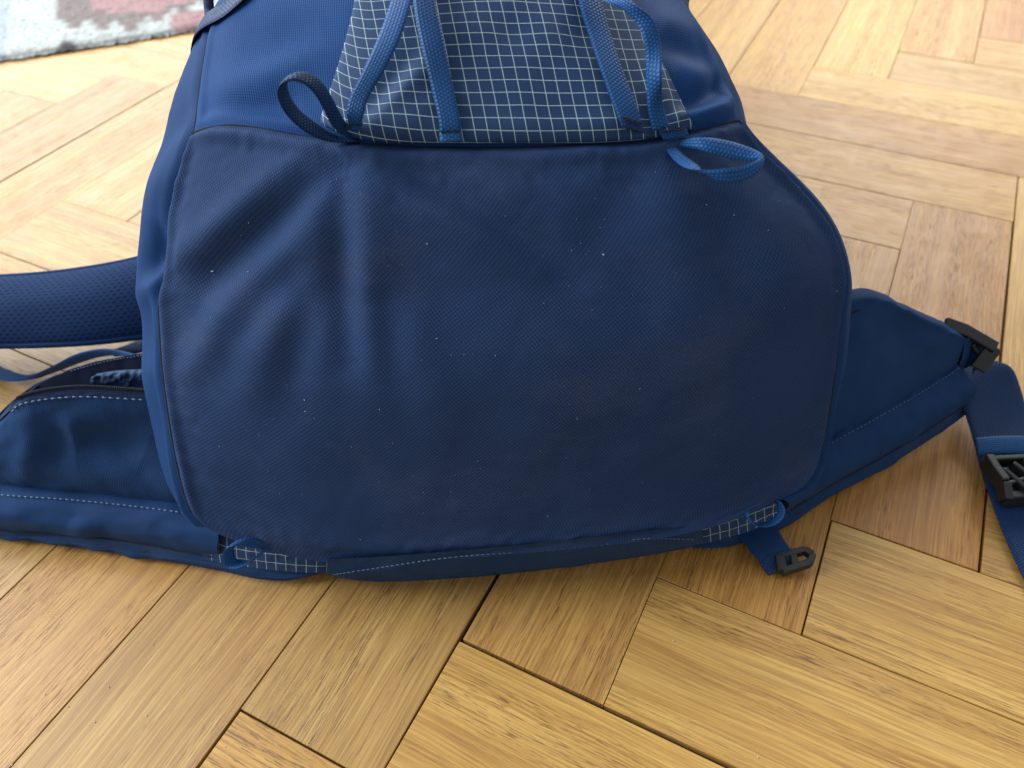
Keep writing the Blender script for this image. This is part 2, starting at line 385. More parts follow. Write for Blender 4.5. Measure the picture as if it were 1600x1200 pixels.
# ------------------------------------------------------------------ rug
def build_rug():
    q = NT('rug_pile'); tc = q.n('ShaderNodeTexCoord').outputs['Object']; va = q.n('ShaderNodeVertexColor'); va.layer_name = 'pattern'
    nz = q.noise(tc, 260, 3, 0.7)
    q.put(q.b.inputs['Base Color'], q.mix(q.ramp(nz, [(0.3, 0.35), (0.6, 0.0)]), va.outputs[0], (0.10, 0.09, 0.09), 'MIX'))
    q.b.inputs['Roughness'].default_value = 0.95; q.put(q.b.inputs['Normal'], q.bump(nz, 0.9, 0.004))
    e0, e1 = Z(0, 99, 0.0), Z(310, 51, 0.0); U = (e1 - e0) / np.linalg.norm(e1 - e0); Vv = np.array([-U[1], U[0], 0])
    nu, nv = 460, 240; su = np.linspace(-0.55, 0.85, nu); sv = np.linspace(0, 0.72, nv)
    SU, SV = np.meshgrid(su, sv)
    P = e0 + SU[..., None] * U + SV[..., None] * Vv
    edge = np.exp(-SV / 0.006)
    P[..., 2] = 0.0085 - 0.0065 * edge + rng.normal(0, 0.0006, P.shape[:2])
    P[..., :2] += rng.normal(0, 0.0007, (*P.shape[:2], 2))
    P[0, :, :2] += (Vv[:2] * rng.normal(0, 0.0012, (nu, 1)))
    def uv(px, py): d = Z(px, py, 0.009) - e0; return d @ U, d @ Vv
    st_ = lambda x, q_: np.floor(x / q_ + .5) * q_
    c = np.zeros((*SU.shape, 3)); c[:] = (0.47, 0.50, 0.48)
    uL = uv(86, 15)[0]; u0, v0 = uv(207, 42); u1, v1 = uv(236, 20); u2, v2 = uv(314, 30)
    ph = np.abs(SU - u0); lim = v0 + st_(ph, .030) * .55 + .010 * np.sign(np.sin(SU / .030 * 2 * math.pi))
    c[(SV > lim) & (SU > uL)] = (0.21, 0.175, 0.165)
    lim2 = v1 + st_(np.abs(SU - u1), .034) * .50; c[(SV > lim2) & (SU > uL + .04)] = (0.37, 0.225, 0.225)
    c[(SV > lim2 + .10) & (SU > uL + .04)] = (0.55, 0.53, 0.50)
    c[(np.abs(SU - u2) < .035) & (np.abs(SV - v2) < .03)] = (0.37, 0.225, 0.225)
    left = SU < uL - .05; c[left] = (0.38, 0.43, 0.48); c[SU < uL - .16] = (0.46, 0.45, 0.46)
    ub, vb_ = uv(102, 76); blot = (np.abs(SU - ub) / 0.020 + np.abs(SV - vb_) / 0.030 < 1); c[blot] = (0.06, 0.055, 0.06)
    c *= (1 + rng.normal(0, 0.10, SU.shape))[..., None]; c[0:2] *= 0.55
    # mix neighbouring tufts
    c = np.clip((c + np.roll(c, 1, 0) + np.roll(c, 1, 1) + np.roll(c, -1, 1)) / 4, 0, 1)
    top = P.reshape(-1, 3); bot = P.copy(); bot[..., 2] = 0.0006; bot = bot.reshape(-1, 3); kk = len(top)
    F1 = gridfaces(nv, nu); rim = list(range(nu)) + [i*nu+nu-1 for i in range(1, nv)] + [(nv-1)*nu+j for j in range(nu-2, -1, -1)] + [i*nu for i in range(nv-2, 0, -1)]
    R = [(rim[i], rim[(i+1) % len(rim)], rim[(i+1) % len(rim)]+kk, rim[i]+kk) for i in range(len(rim))]
    o = mesh('rug', np.vstack([top, bot]), list(map(tuple, F1)) + R, q.m)
    at = o.data.color_attributes.new('pattern', 'FLOAT_COLOR', 'POINT')
    cc = np.ones((2*kk, 4)); cc[:kk, :3] = c.reshape(-1, 3); cc[kk:, :3] = c.reshape(-1, 3) * 0.5
    at.data.foreach_set('color', cc.ravel())
    o['label'] = 'pale blue woven rug with stepped pink and brown pattern lying on the parquet'; o['category'] = 'rug'
build_rug()

# ================================================================== backpack
bp = bpy.data.objects.new('backpack', None); COL.objects.link(bp); bp.location = (0, 0.42, 0); bp.empty_display_size = 0.05
bpy.context.view_layer.update()
bp['label'] = 'navy blue hiking backpack lying on its back on the parquet, bottom panel towards the viewer'
bp['category'] = 'backpack'
class PRoot:                                # children keep world coordinates: built relative to the root
    pass
_link = link
def link(name, me, mat=None, parent=None):
    o = _link(name, me, mat, parent)
    if parent is bp: o.matrix_parent_inverse = bp.matrix_world.inverted()
    return o

# --- main curves -----------------------------------------------------------
NT_, NS_ = 190, 270
TL = Y(303, 207, .325); TR = Y(1153, 188, .325)
topc = spline([TL, Y(345, 196, .318), Y(400, 199, .312), Y(460, 210, .306), Y(540, 222, .299), Y(620, 227, .296), Y(720, 230, .2945), Y(820, 229, .2945),
               Y(920, 225, .296), Y(1000, 221, .299), Y(1050, 213, .304), Y(1100, 202, .312), TR], NS_)
BL = Y(318, 822, .221); BR = Y(1222, 780, .232)
botc = spline([BL, Y(360, 842, .2165), Y(430, 864, .2120), Y(510, 879, .2085), Y(600, 882, .2072), Y(700, 875, .2068), Y(800, 866, .2070), Y(900, 857, .2085),
               Y(1000, 846, .2115), Y(1100, 827, .2165), Y(1180, 800, .2245), BR], NS_)
leftc = spline([TL, Y(291, 245, .319), Y(276, 295, .312), Y(267, 345, .305), Y(268, 385, .299), Y(263, 425, .293), Y(249, 470, .284), Y(250, 520, .274), Y(256, 590, .262),
                Y(270, 690, .245), Y(286, 765, .231), Y(298, 800, .225), BL], NT_)
rightc = spline([TR, Y(1185, 232, .320), Y(1245, 292, .313), Y(1290, 345, .306), Y(1309, 385, .299), Y(1318, 430, .291), Y(1313, 480, .283), Y(1308, 540, .274), Y(1300, 610, .264),
                 Y(1286, 690, .252), Y(1266, 745, .242), BR], NT_)

def smooth_dist(P2, line, sig, taper=True):
    """gaussian falloff of pixel points from a polyline; strength tapers to its ends."""
    L = spline(line, 60); a = np.sin(np.linspace(0.08, math.pi - 0.25, 60))**0.6 if taper else np.ones(60)
    shp = P2.shape[:-1]; Q = P2.reshape(-1, 2); best = np.full(len(Q), 1e9); amp = np.zeros(len(Q))
    for k in range(60):
        d = ((Q - L[k])**2).sum(1); mk = d < best; best[mk] = d[mk]; amp[mk] = a[k]
    return (np.exp(-best / (2 * sig * sig)) * amp).reshape(shp)
def fold(P2, items, k=1.12, ks=1.38):
    D = np.zeros(P2.shape[:-1])
    for amp, sig, line in items: D += k * amp * smooth_dist(P2, line, sig * ks)
    return D
def edge_dist(G):
    m_, n_ = G.shape[:2]
    s = np.minimum(np.arange(n_), np.arange(n_)[::-1])[None] * (np.linalg.norm(G[m_//2, -1] - G[m_//2, 0]) / n_)
    t0 = np.arange(m_)[:, None] * (np.linalg.norm(G[-1, n_//2] - G[0, n_//2]) / m_)
    t1 = t0[::-1]
    return s + 0*t0, t0 + 0*s, t1 + 0*s
def vnoise(shape, cells, seed):
    r = np.random.default_rng(seed); g = r.normal(size=(cells[0]+3, cells[1]+3))
    y = np.linspace(0, cells[0], shape[0]); x = np.linspace(0, cells[1], shape[1])
    yi = y.astype(int); xi = x.astype(int); fy = y - yi; fx = x - xi; fy = fy*fy*(3-2*fy); fx = fx*fx*(3-2*fx)
    a = g[yi][:, xi]; b = g[yi][:, xi+1]; c = g[yi+1][:, xi]; d = g[yi+1][:, xi+1]
    return (a*(1-fx) + b*fx)*(1-fy)[:, None] + (c*(1-fx) + d*fx)*fy[:, None]

# --- bottom panel -------------------------------------------------------------
G = coons(topc, botc, leftc, rightc)
s = np.linspace(0, 1, NS_)[None]; t = np.linspace(0, 1, NT_)[:, None]
N = facing(G)
G = G + N * (0.030 * (np.sin(math.pi*s)**0.75) * (t**.65 * (1-t)**1.25 / 0.404))[..., None]
P2 = toPx(G)
D = fold(P2, [
    (+.0042, 17, [(520, 232), (470, 262), (400, 312), (330, 372), (285, 408), (255, 440)]),
    (-.0050, 17, [(535, 238), (500, 275), (430, 340), (360, 400), (310, 460), (280, 540)]),
    (+.0030, 20, [(530, 250), (490, 330), (430, 420), (370, 480), (310, 560)]),
    (-.0030, 17, [(520, 300), (480, 400), (400, 480), (360, 530), (330, 600)]),
    (+.0026, 18, [(535, 260), (505, 370), (440, 500), (400, 590)]),
    (-.0024, 16, [(500, 400), (475, 500), (455, 570), (450, 640)]),
    (+.0010, 18, [(530, 250), (512, 360), (502, 470), (500, 590)]),
    (-.0052, 15, [(542, 238), (534, 300), (532, 400), (538, 480), (548, 560)]),
    (+.0036, 24, [(558, 245), (566, 330), (572, 420), (578, 520), (590, 600)]),
    (-.0020, 14, [(600, 440), (608, 520), (620, 590)]),
    (+.0014, 20, [(640, 460), (660, 560), (690, 640)]),
    (+.0028, 14, [(560, 240), (600, 275), (660, 312), (740, 360), (830, 420)]),
    (-.0032, 15, [(590, 240), (650, 278), (720, 315), (820, 370), (900, 430)]),
    (+.0016, 20, [(720, 235), (760, 280), (820, 330)]),
    (-.0020, 22, [(1020, 225), (980, 300), (930, 380)]),
    (+.0018, 26, [(1050, 225), (1060, 330), (1080, 450), (1090, 560)]),
    (-.0022, 22, [(1070, 225), (1120, 320), (1150, 420), (1170, 520)]),
    (+.0022, 26, [(1100, 225), (1180, 310), (1230, 400), (1240, 500)]),
    (-.0026, 20, [(1130, 210), (1200, 290), (1260, 360), (1290, 400)]),
    (+.0020, 14, [(1210, 300), (1260, 350), (1300, 390)]),
    (-.0016, 30, [(1230, 430), (1250, 520), (1230, 620)]),
    (+.0012, 50, [(800, 560), (950, 600), (1100, 600)]),
    (-.0012, 45, [(700, 700), (850, 740), (1000, 730)]),
    (+.0014, 30, [(330, 640), (420, 720), (540, 780)]),
    (+.0015, 10, [(430, 835), (520, 850), (640, 858), (800, 850)]),
])
es, e0, e1 = edge_dist(G)
D += 0.0005 * vnoise(G.shape[:2], (7, 10), 3) + 0.00010 * vnoise(G.shape[:2], (22, 30), 4)
em = np.minimum(es, np.minimum(e0, e1)); D += 0.0006 * np.exp(-em / .010) * vnoise(G.shape[:2], (46, 64), 12)
D *= np.clip(es / 0.012, 0, 1)**.7 * np.clip(e0 / 0.010, 0, 1)**.5 * np.clip(e1 / 0.012, 0, 1)
D += 0.0022 * (np.exp(-((np.minimum(es, e0) - 0.004) / 0.003)**2)) * np.clip(np.minimum(es, e0) / .003, 0, 1) * np.clip(e1 / .02, 0, 1)
GB = G + facing(G) * D[..., None]
sheet('bottom_panel', GB, m_bottom, bp)

# --- front panel (upper side of the lying pack) ---------------------------------
def W(x, y, z): return np.array([x, y, z], float)
leftF = [TL, Y(311, 150, .342), Y(318, 100, .357), Y(327, 55, .372), Y(345, 22, .386), Y(372, -8, .402), W(-.118, .47, .232), W(-.125, .58, .225), W(-.12, .70, .19)]
rightF = [TR, Y(1140, 140, .343), Y(1117, 88, .361), Y(1088, 40, .379), Y(1060, -5, .400), W(.118, .48, .228), W(.125, .58, .22), W(.12, .70, .185)]
NF_, MF_ = 220, 200
lF = spline(leftF, MF_); rF = spline(rightF, MF_)
topF = spline([lF[-1], W(-.05, .72, .215), W(.05, .72, .215), rF[-1]], NF_)
botF = spline(topc, NF_)
GF = coons(topF, botF, lF[::-1], rF[::-1])
s = np.linspace(0, 1, NF_)[None]; t = np.linspace(0, 1, MF_)[:, None]        # t=1 at the seam
NFm = facing(GF)
GF = GF + NFm * (0.022 * np.sin(math.pi*s)**0.8 * np.sin(math.pi*np.clip(t, 0, 1)**1.5)**0.7)[..., None]
P2 = toPx(GF)
D = fold(P2, [
    (+.0050, 11, [(1060, 185), (1100, 182), (1135, 168), (1152, 172)]),
    (-.0045, 9, [(1045, 150), (1080, 160), (1120, 140), (1140, 120)]),
    (+.0030, 12, [(1050, 100), (1085, 118), (1110, 150), (1128, 150)]),
    (-.0028, 10, [(1030, 60), (1075, 80), (1105, 95)]),
    (+.0025, 14, [(1020, 20), (1060, 50), (1090, 55)]),
    (-.0020, 16, [(330, 185), (400, 170), (470, 150)]),
    (+.0022, 16, [(320, 150), (400, 130), (480, 90)]),
    (-.0016, 20, [(340, 60), (420, 70), (500, 40)]),
])
es, e0, e1 = edge_dist(GF)
D += 0.0009 * vnoise(GF.shape[:2], (9, 8), 5)
D *= np.clip(es / 0.008, 0, 1)**.7 * np.clip(e1 / 0.006, 0, 1)
D += 0.0016 * np.exp(-((np.minimum(es, e1) - 0.0045) / 0.003)**2)
GF = GF + facing(GF) * D[..., None]
sheet('front_panel', GF, m_body, bp)

# --- side panels ------------------------------------------------------------------
def side(name, seam, sil, floorrail, mat, folds):
    n = 240; A = spline(seam, n); B = spline(sil, n); C = spline(floorrail, n)
    M_ = A * .45 + B * .55
    out = (B - (A + C) / 2); out /= np.linalg.norm(out, axis=1, keepdims=True)
    rows = []
    K = [A, M_ + out * 0.0025, B, B * .62 + C * .38 + out * .006, B * .25 + C * .75 + out * .006, C]
    for i in range(n): rows.append(spline([k[i] for k in K], 60))
    Gs = np.array(rows).transpose(1, 0, 2)       # [60, n, 3]
    P2 = toPx(Gs); D = fold(P2, folds) + 0.0007 * vnoise(Gs.shape[:2], (5, 22), 9)
    d = np.linalg.norm(Gs - A[None], axis=2)
    D *= np.clip(d / .006, 0, 1); D += 0.0016 * np.exp(-((d - .0035) / .0022)**2)
    c = Gs.mean((0, 1)); ctr = np.array([0, c[1], c[2]])
    Nn = normals(Gs); sg = np.sign((Nn * (Gs - np.array([0, .4, .1]))).sum(2).mean()); Gs = Gs + Nn * sg * D[..., None]
    sheet(name, Gs, mat, bp); return Gs
seamL = [BL, Y(298, 800, .225), Y(286, 765, .231), Y(270, 690, .245), Y(256, 590, .262), Y(250, 520, .274), Y(249, 470, .284), Y(263, 425, .293), Y(268, 385, .299), Y(267, 345, .305), Y(276, 295, .312), Y(291, 245, .319), TL] + leftF[1:]
silL = [Y(312, 822, .2235), Y(290, 800, .229), Y(268, 762, .2385), Y(242, 690, .255), Y(226, 600, .273), Y(216, 520, .288), Y(214, 460, .298), Y(215, 410, .306), Y(219, 350, .317), Y(230, 290, .327), Y(248, 225, .341),
        Y(262, 178, .352), Y(280, 125, .366), Y(300, 75, .382), Y(318, 40, .395), Y(340, 5, .412), W(-.150, .47, .18), W(-.158, .58, .16), W(-.15, .70, .13)]
flL = [W(-.128, .232, .022), W(-.135, .262, .010), W(-.145, .31, .008), W(-.15, .42, .008), W(-.15, .56, .008), W(-.145, .70, .008)]
GsL = side('side_panel', seamL, silL, flL, m_side, [
    (-.0045, 9, [(262, 350), (252, 390), (250, 425), (258, 440)]), (+.0040, 9, [(268, 418), (245, 445), (225, 462)]),
    (-.003, 8, [(232, 450), (228, 500), (232, 560)]), (+.0025, 10, [(290, 200), (262, 250), (240, 330)]), (-.002, 9, [(300, 160), (270, 210), (250, 260)])])
seamR = [BR, Y(1266, 745, .242), Y(1286, 690, .252), Y(1300, 610, .264), Y(1308, 540, .274), Y(1313, 480, .283), Y(1318, 430, .291), Y(1309, 385, .299), Y(1290, 345, .306), Y(1245, 292, .313), Y(1185, 232, .320), TR] + rightF[1:]
silR = [Y(1226, 786, .2345), Y(1270, 752, .2455), Y(1294, 690, .2575), Y(1311, 610, .272), Y(1323, 540, .285), Y(1330, 480, .296), Y(1327, 430, .303), Y(1313, 376, .313), Y(1292, 335, .321), Y(1250, 285, .330), Y(1190, 228, .338), Y(1173, 210, .341),
        Y(1160, 160, .358), Y(1136, 112, .373), Y(1106, 65, .389), Y(1080, 25, .405), W(.104, .46, .195), W(.122, .56, .175), W(.13, .70, .13)]
flR = [W(.135, .245, .022), W(.142, .275, .010), W(.15, .32, .008), W(.15, .42, .008), W(.15, .56, .008), W(.145, .70, .008)]
GsR = side('side_panel', seamR, silR, flR, m_side, [])
# dark seam lines: thread at the sides, painted-in shadow line along the top seam
for ln in (seamL[1:18], [topc[i] for i in range(0, NS_, 12)] + [TR], seamR[1:12]):
    cv = spline(ln, 220); cv = cv + (CAM - cv) / np.linalg.norm(CAM - cv, axis=1, keepdims=True) * -0.0004
    tube('seam_welt', cv, 0.0007, m_navythread, bp, 6)
# back panel under the pack and the closed head end
Gb = []
for y in np.linspace(.24, .70, 24):
    wv = np.interp(y, [.24, .30, .5, .70], [.120, .145, .15, .145]); Gb.append([(x * wv, y, 0.016 + 0.004*math.cos(x*2)) for x in np.linspace(-1, 1, 20)])
sheet('back_panel', np.array(Gb), m_trim, bp, 0.012)
cap = []
ring = spline([lF[-1], silL[-1], flL[-1], W(0, .70, .004), flR[-1], silR[-1], rF[-1], W(0.05, .72, .215), W(-.05, .72, .215)], 60, closed=True)
for k_, f_ in enumerate(np.linspace(0, 1, 10)):
    r_ = math.cos(f_ * math.pi / 2); cc_ = np.array([0, .70, .11]); cap.append(cc_ + (ring - cc_) * max(r_, .02) + np.array([0, .09 * math.sin(f_ * math.pi / 2), 0]))
sheet('top_panel', np.array(cap), m_body, bp)

# ---- surface lookup: place a pixel on one of the built grids
class Surf:
    def __init__(s, G): s.G = G.reshape(-1, 3); s.N = facing(G).reshape(-1, 3); s.P = toPx(G).reshape(-1, 2)
    def at(s, px, py, lift=0.0):
        d = ((s.P - (px, py))**2).sum(1); k = np.argpartition(d, 6)[:6]; wv = 1 / (d[k] + 0.5); wv /= wv.sum()
        p = (s.G[k] * wv[:, None]).sum(0); n = (s.N[k] * wv[:, None]).sum(0); n /= np.linalg.norm(n)
        # slide on the tangent plane so that the point sits exactly on its pixel ray
        dr = ray(px, py); den = dr @ n
        if abs(den) > 0.15: p = CAM + dr * (((p - CAM) @ n) / den)
        v = CAM - p; v /= np.linalg.norm(v)
        return p + v * (lift / max(n @ v, 0.45))
SB, SF = Surf(GB), Surf(GF)

# --- gridded front pocket --------------------------------------------------------
pl = spline([(566, -120), (560, -40), (551, 15), (540, 60), (527, 105), (512, 150), (500, 186)], 90)
pr = spline([(985, -140), (985, -40), (992, 5), (1012, 50), (1036, 100), (1060, 150), (1086, 200)], 90)
pt = spline([(566, -120), (700, -160), (850, -165), (985, -140)], 130)
pb = spline([(500, 186), (530, 208), (575, 220), (640, 228), (720, 229), (820, 228), (920, 224), (990, 219), (1040, 212), (1086, 200)], 130)
c2 = coons(pt, pb, pl, pr)
GP = np.array([[SF.at(px, min(py, 224), 0.0022) for px, py in row] for row in c2])
m_, n_ = GP.shape[:2]
for _ in range(3):
    GP[1:-1, 1:-1] = (GP[1:-1, 1:-1]*2 + GP[:-2, 1:-1] + GP[2:, 1:-1] + GP[1:-1, :-2] + GP[1:-1, 2:]) / 6
tt = np.linspace(0, 1, m_)[:, None]; ss = np.linspace(0, 1, n_)[None]
bul = 0.0050 * np.sin(math.pi*ss)**.6 * np.clip(np.sin(math.pi*tt**2), 0, 1)**.6 + 0.0006 * vnoise((m_, n_), (7, 9), 21)*np.sin(math.pi*ss)*np.sin(math.pi*tt)**.5
P2 = toPx(GP)
bul += fold(P2, [(+.0022, 12, [(570, 205), (610, 170), (650, 130), (690, 110)]), (-.002, 10, [(560, 190), (600, 150), (640, 100)]), (+.0018, 12, [(600, 215), (660, 180), (700, 160)]),
                 (-.0022, 10, [(1060, 195), (1020, 190), (990, 200)]), (+.002, 10, [(1050, 180), (1030, 150), (1015, 110)])]) * np.clip((1-tt)/.05, 0, 1)
# last rows roll under, over the seam
GP = GP + facing(GP) * bul[..., None]
lip = GP[-1:] + (GP[-1:] - GP[-4:-3]) * 0.25 - facing(GP)[-1:] * 0.0030
GPf = np.concatenate([GP, lip], 0)
vv = np.cumsum(np.r_[0, np.linalg.norm(np.diff(GPf[:, n_//2], axis=0), axis=1)]); 
# metric cloth coordinates: warp follows the pack's length, slightly turned
uvp = np.stack([GPf[..., 0] * 0.997 - 0.16 * (vv[:, None] - vv[-1]) + 0*GPf[..., 0], np.broadcast_to(vv[:, None], GPf.shape[:2]) - 0.02*GPf[..., 0]], -1).reshape(-1, 2)
pocket = sheet('front_pocket', GPf, m_grid, bp, 0.0006, uv=uvp)
SP = Surf(GP)

def lay(name, e1, e2, lift, mat, surf=SP, n=60, thick=0.0012):
    lf = lift if isinstance(lift, (list, tuple)) else [lift] * len(e1)
    return ribbon(name, [surf.at(*p, l) for p, l in zip(e1, lf)], [surf.at(*p, l) for p, l in zip(e2, lf)], mat, bp, n, thick)
# daisy straps lying on the pocket
lay('pocket_strap', [(646, -90), (645, 0), (655, 60), (672, 130), (686, 195), (687, 222)], [(676, -90), (681, 0), (693, 60), (707, 130), (720, 195), (722, 219)], [.0035, .0035, .003, .0022, .0016, .0014], m_web)
lay('strap_end', [(686, 207), (687, 222)], [(721, 205), (723, 220)], .0034, m_webb, n=12)
lay('pocket_strap', [(905, -90), (904, 0), (920, 55), (940, 115), (958, 165), (972, 200)], [(938, -90), (941, 0), (955, 55), (975, 115), (995, 165), (1006, 203)], [.0045, .0045, .004, .003, .0022, .0016], m_web)
lay('strap_end', [(970, 184), (974, 198)], [(1003, 196), (1006, 208)], .0034, m_web2, n=12)
# raised straps arching from the pocket corners
ribbon('corner_strap', [SP.at(622, -80, .010), SP.at(611, 0, .012), SP.at(590, 60, .012), SP.at(567, 110, .011), SP.at(544, 160, .008), SP.at(543, 185, .0045), SP.at(552, 206, .002)],
       [SP.at(662, -80, .012), SP.at(644, 0, .014), SP.at(625, 60, .014), SP.at(601, 110, .0125), SP.at(575, 155, .009), SP.at(568, 180, .005), SP.at(562, 204, .0025)], m_web, bp)
ribbon('corner_strap', [SP.at(925, -60, .008), SP.at(945, 2, .012), SP.at(972, 14, .016), SP.at(995, 37, .017), SP.at(1007, 70, .015), SP.at(1010, 120, .010), SP.at(1012, 170, .005), SP.at(1020, 206, .002)],
       [SP.at(930, -75, .008), SP.at(955, -14, .013), SP.at(990, 6, .018), SP.at(1020, 30, .019), SP.at(1032, 66, .016), SP.at(1034, 120, .0105), SP.at(1036, 165, .0055), SP.at(1046, 198, .002)], m_web, bp)
lay('strap_end', [(1030, 206), (1036, 219)], [(1072, 200), (1076, 211)], .0030, m_web, n=12)

# --- haul loops at the pocket corners ---------------------------------------------
def pxc(x, y, s_, ox, oy): return ox + x / s_, oy + y / s_
rim1 = [(650, 885, .2985), (480, 888, .297), (340, 842, .293), (215, 745, .289), (152, 650, .286), (135, 575, .285), (158, 525, .285), (225, 505, .287), (300, 525, .2895), (365, 585, .292), (425, 685, .295), (480, 790, .2975), (560, 850, .2985), (648, 880, .2995)]
E1 = []; E2 = []
for i, (x, y, yy) in enumerate(rim1):
    p = pxc(x, y, 4, 400, 0); f_ = min(1, .25 + min(i, len(rim1)-1-i) / 2.5)
    yy -= .006*min(1, f_); E1.append(Y(*p, yy)); E2.append(Y(p[0] + 15*f_, p[1] - 14*f_, yy + .0075))
ribbon('haul_loop', E1, E2, m_web2, bp, 110)
st = [((850, 822), (905, 815), .299, .300), ((930, 920), (990, 890), .293, .296), ((1010, 962), (1060, 942), .290, .293), ((1095, 967), (1100, 990), .2885, .2895), ((1200, 957), (1205, 1043), .288, .286),
      ((1300, 945), (1310, 1033), .290, .288), ((1380, 913), (1395, 985), .293, .290), ((1420, 882), (1424, 940), .297, .293), ((1405, 862), (1420, 905), .301, .297), ((1300, 820), (1335, 915), .305, .299),
      ((1180, 790), (1205, 890), .306, .300), ((1060, 780), (1085, 855), .307, .302), ((960, 800), (950, 830), .307, .305), ((880, 805), (870, 825), .305, .303)]
wq = np.clip(np.minimum(np.arange(len(st)), len(st)-1-np.arange(len(st))) / 2.0, 0, 1) * .016
E1 = [Y(*pxc(*a, 3.636, 800, 0), c - q_) for (a, b, c, d), q_ in zip(st, wq)]; E2 = [Y(*pxc(*b, 3.636, 800, 0), d - q_) for (a, b, c, d), q_ in zip(st, wq)]
ribbon('haul_loop', E1, E2, m_web, bp, 120)

# --- stitch rows ---------------------------------------------------------------------
def stitches(name, path, mat, step=0.0032, ln=0.0021, r=0.00038, parent=None):
    P = np.asarray(path); L = np.r_[0, np.cumsum(np.linalg.norm(np.diff(P, axis=0), axis=1))]; parts = []
    for s0 in np.arange(0, L[-1] - ln, step):
        s0 += random.uniform(-.0002, .0002)
        a, mid, b = [np.array([np.interp(s0 + ln*q_, L, P[:, k]) for k in range(3)]) for q_ in (0, .5, 1)]
        tn = (b - a) / (np.linalg.norm(b - a) + 1e-9); up = (CAM - a); up -= tn * (up @ tn); up /= np.linalg.norm(up); sd = np.cross(tn, up)
        V = []
        for c_, q_ in ((a - up*r*.8, .6), (mid + up*r*.4, 1), (b - up*r*.8, .6)):
            V += [c_ + sd*r*q_, c_ + up*r*q_, c_ - sd*r*q_, c_ - up*r*q_]
        Fc = [(i*4+j, i*4+(j+1) % 4, i*4+4+(j+1) % 4, i*4+4+j) for i in range(2) for j in range(4)] + [(3, 2, 1, 0), (8, 9, 10, 11)]
        parts.append((V, Fc))
    V, Fc = merge(parts); o = mesh(name, V, Fc, mat, parent if parent is not None else bp); o['kind'] = 'stuff'; return o
def tow(P, d): P = np.asarray(P); return P + (CAM - P) / np.linalg.norm(CAM - P, axis=-1, keepdims=True) * d

# --- hip belt ---------------------------------------------------------------------
def rails(R, n=160, k=60, puff=0.0, seed=1, pinch=None):
    C = [spline(r, n) for r in R]; Gx = np.array([spline([c[i] for c in C], k) for i in range(n)]).transpose(1, 0, 2)
    return Gx
def belt(name, R, mat, folds=(), thick=0.0, n=200, k=50, nz=0.0006, seed=3, parent=bp, pk=1.0):
    Gx = rails(R, n, k); D = fold(toPx(Gx), folds) + nz * vnoise(Gx.shape[:2], (4, 14), seed)
    t_ = np.linspace(0, 1, k)[:, None]; D += pk * (.00030 * vnoise(Gx.shape[:2], (3, 60), seed + 5) * (np.exp(-t_ / .10) + np.exp(-(1-t_) / .10)) + .0003 * vnoise(Gx.shape[:2], (9, 22), seed + 9)); D *= np.sin(math.pi * t_)**.4
    Gx = Gx + facing(Gx) * D[..., None]; sheet(name, Gx, mat, parent, thick); return Gx
# left wing: floor edge up to the stitched line
Lfl = [Z(-260, 800, .004), Z(-120, 818, .003), Z(0, 839, .003), Z(100, 853, .003), Z(200, 868, .003), Z(290, 882, .003), Z(345, 892, .003), Z(400, 904, .002), Z(450, 907, .002), Z(512, 893, .006)]
Ltr = [Z(-260, 788, .012), Z(-120, 806, .011), Z(0, 828, .0105), Z(100, 836, .0115), Z(200, 846, .0125), Z(290, 862, .0125), Z(345, 872, .0125), Z(400, 884, .012), Z(450, 890, .011), Z(512, 886, .010)]
belt('belt_trim', [Lfl, [a*.5 + b*.5 + np.array([0, -.0018, 0]) for a, b in zip(Lfl, Ltr)], Ltr], m_trim, [(s_ * .0012, 6, [(x, 835 + x*.12), (x + 22, 868 + x*.12)]) for x, s_ in ((10, 1), (40, -1), (75, 1), (105, -1), (140, 1), (168, -1), (200, 1), (225, -1))], k=16)
Lst_ = [Z(-260, 740, .034), Z(-120, 757, .034), Z(0, 773, .034), Z(100, 780, .034), Z(200, 790, .034), Z(290, 802, .034), Z(345, 815, .034), Z(400, 830, .033), Z(450, 842, .032), Z(512, 856, .03)]
Lst = Lst_[:7]; Lt7 = Ltr[:7]
Lmid = [a*.5 + b*.5 + np.array([0, -.0055, .002]) for a, b in zip(Lt7, Lst)]
Gpad = belt('belt_pad', [Lt7, Lmid, Lst, [p + np.array([0, .012, -.001]) for p in Lst]], m_pad, [(-.0012, 8, [(150, 830), (180, 852)]), (+.001, 8, [(110, 815), (140, 838)]), (-.0012, 7, [(235, 820), (262, 848)])], k=34)
stitches('belt_stitching', tow(spline(Lst[:7], 400), .0012), m_thread)
tube('trim_seam', tow(spline(Ltr[:7], 200), .0003), .00055, m_navythread, bp, 6)
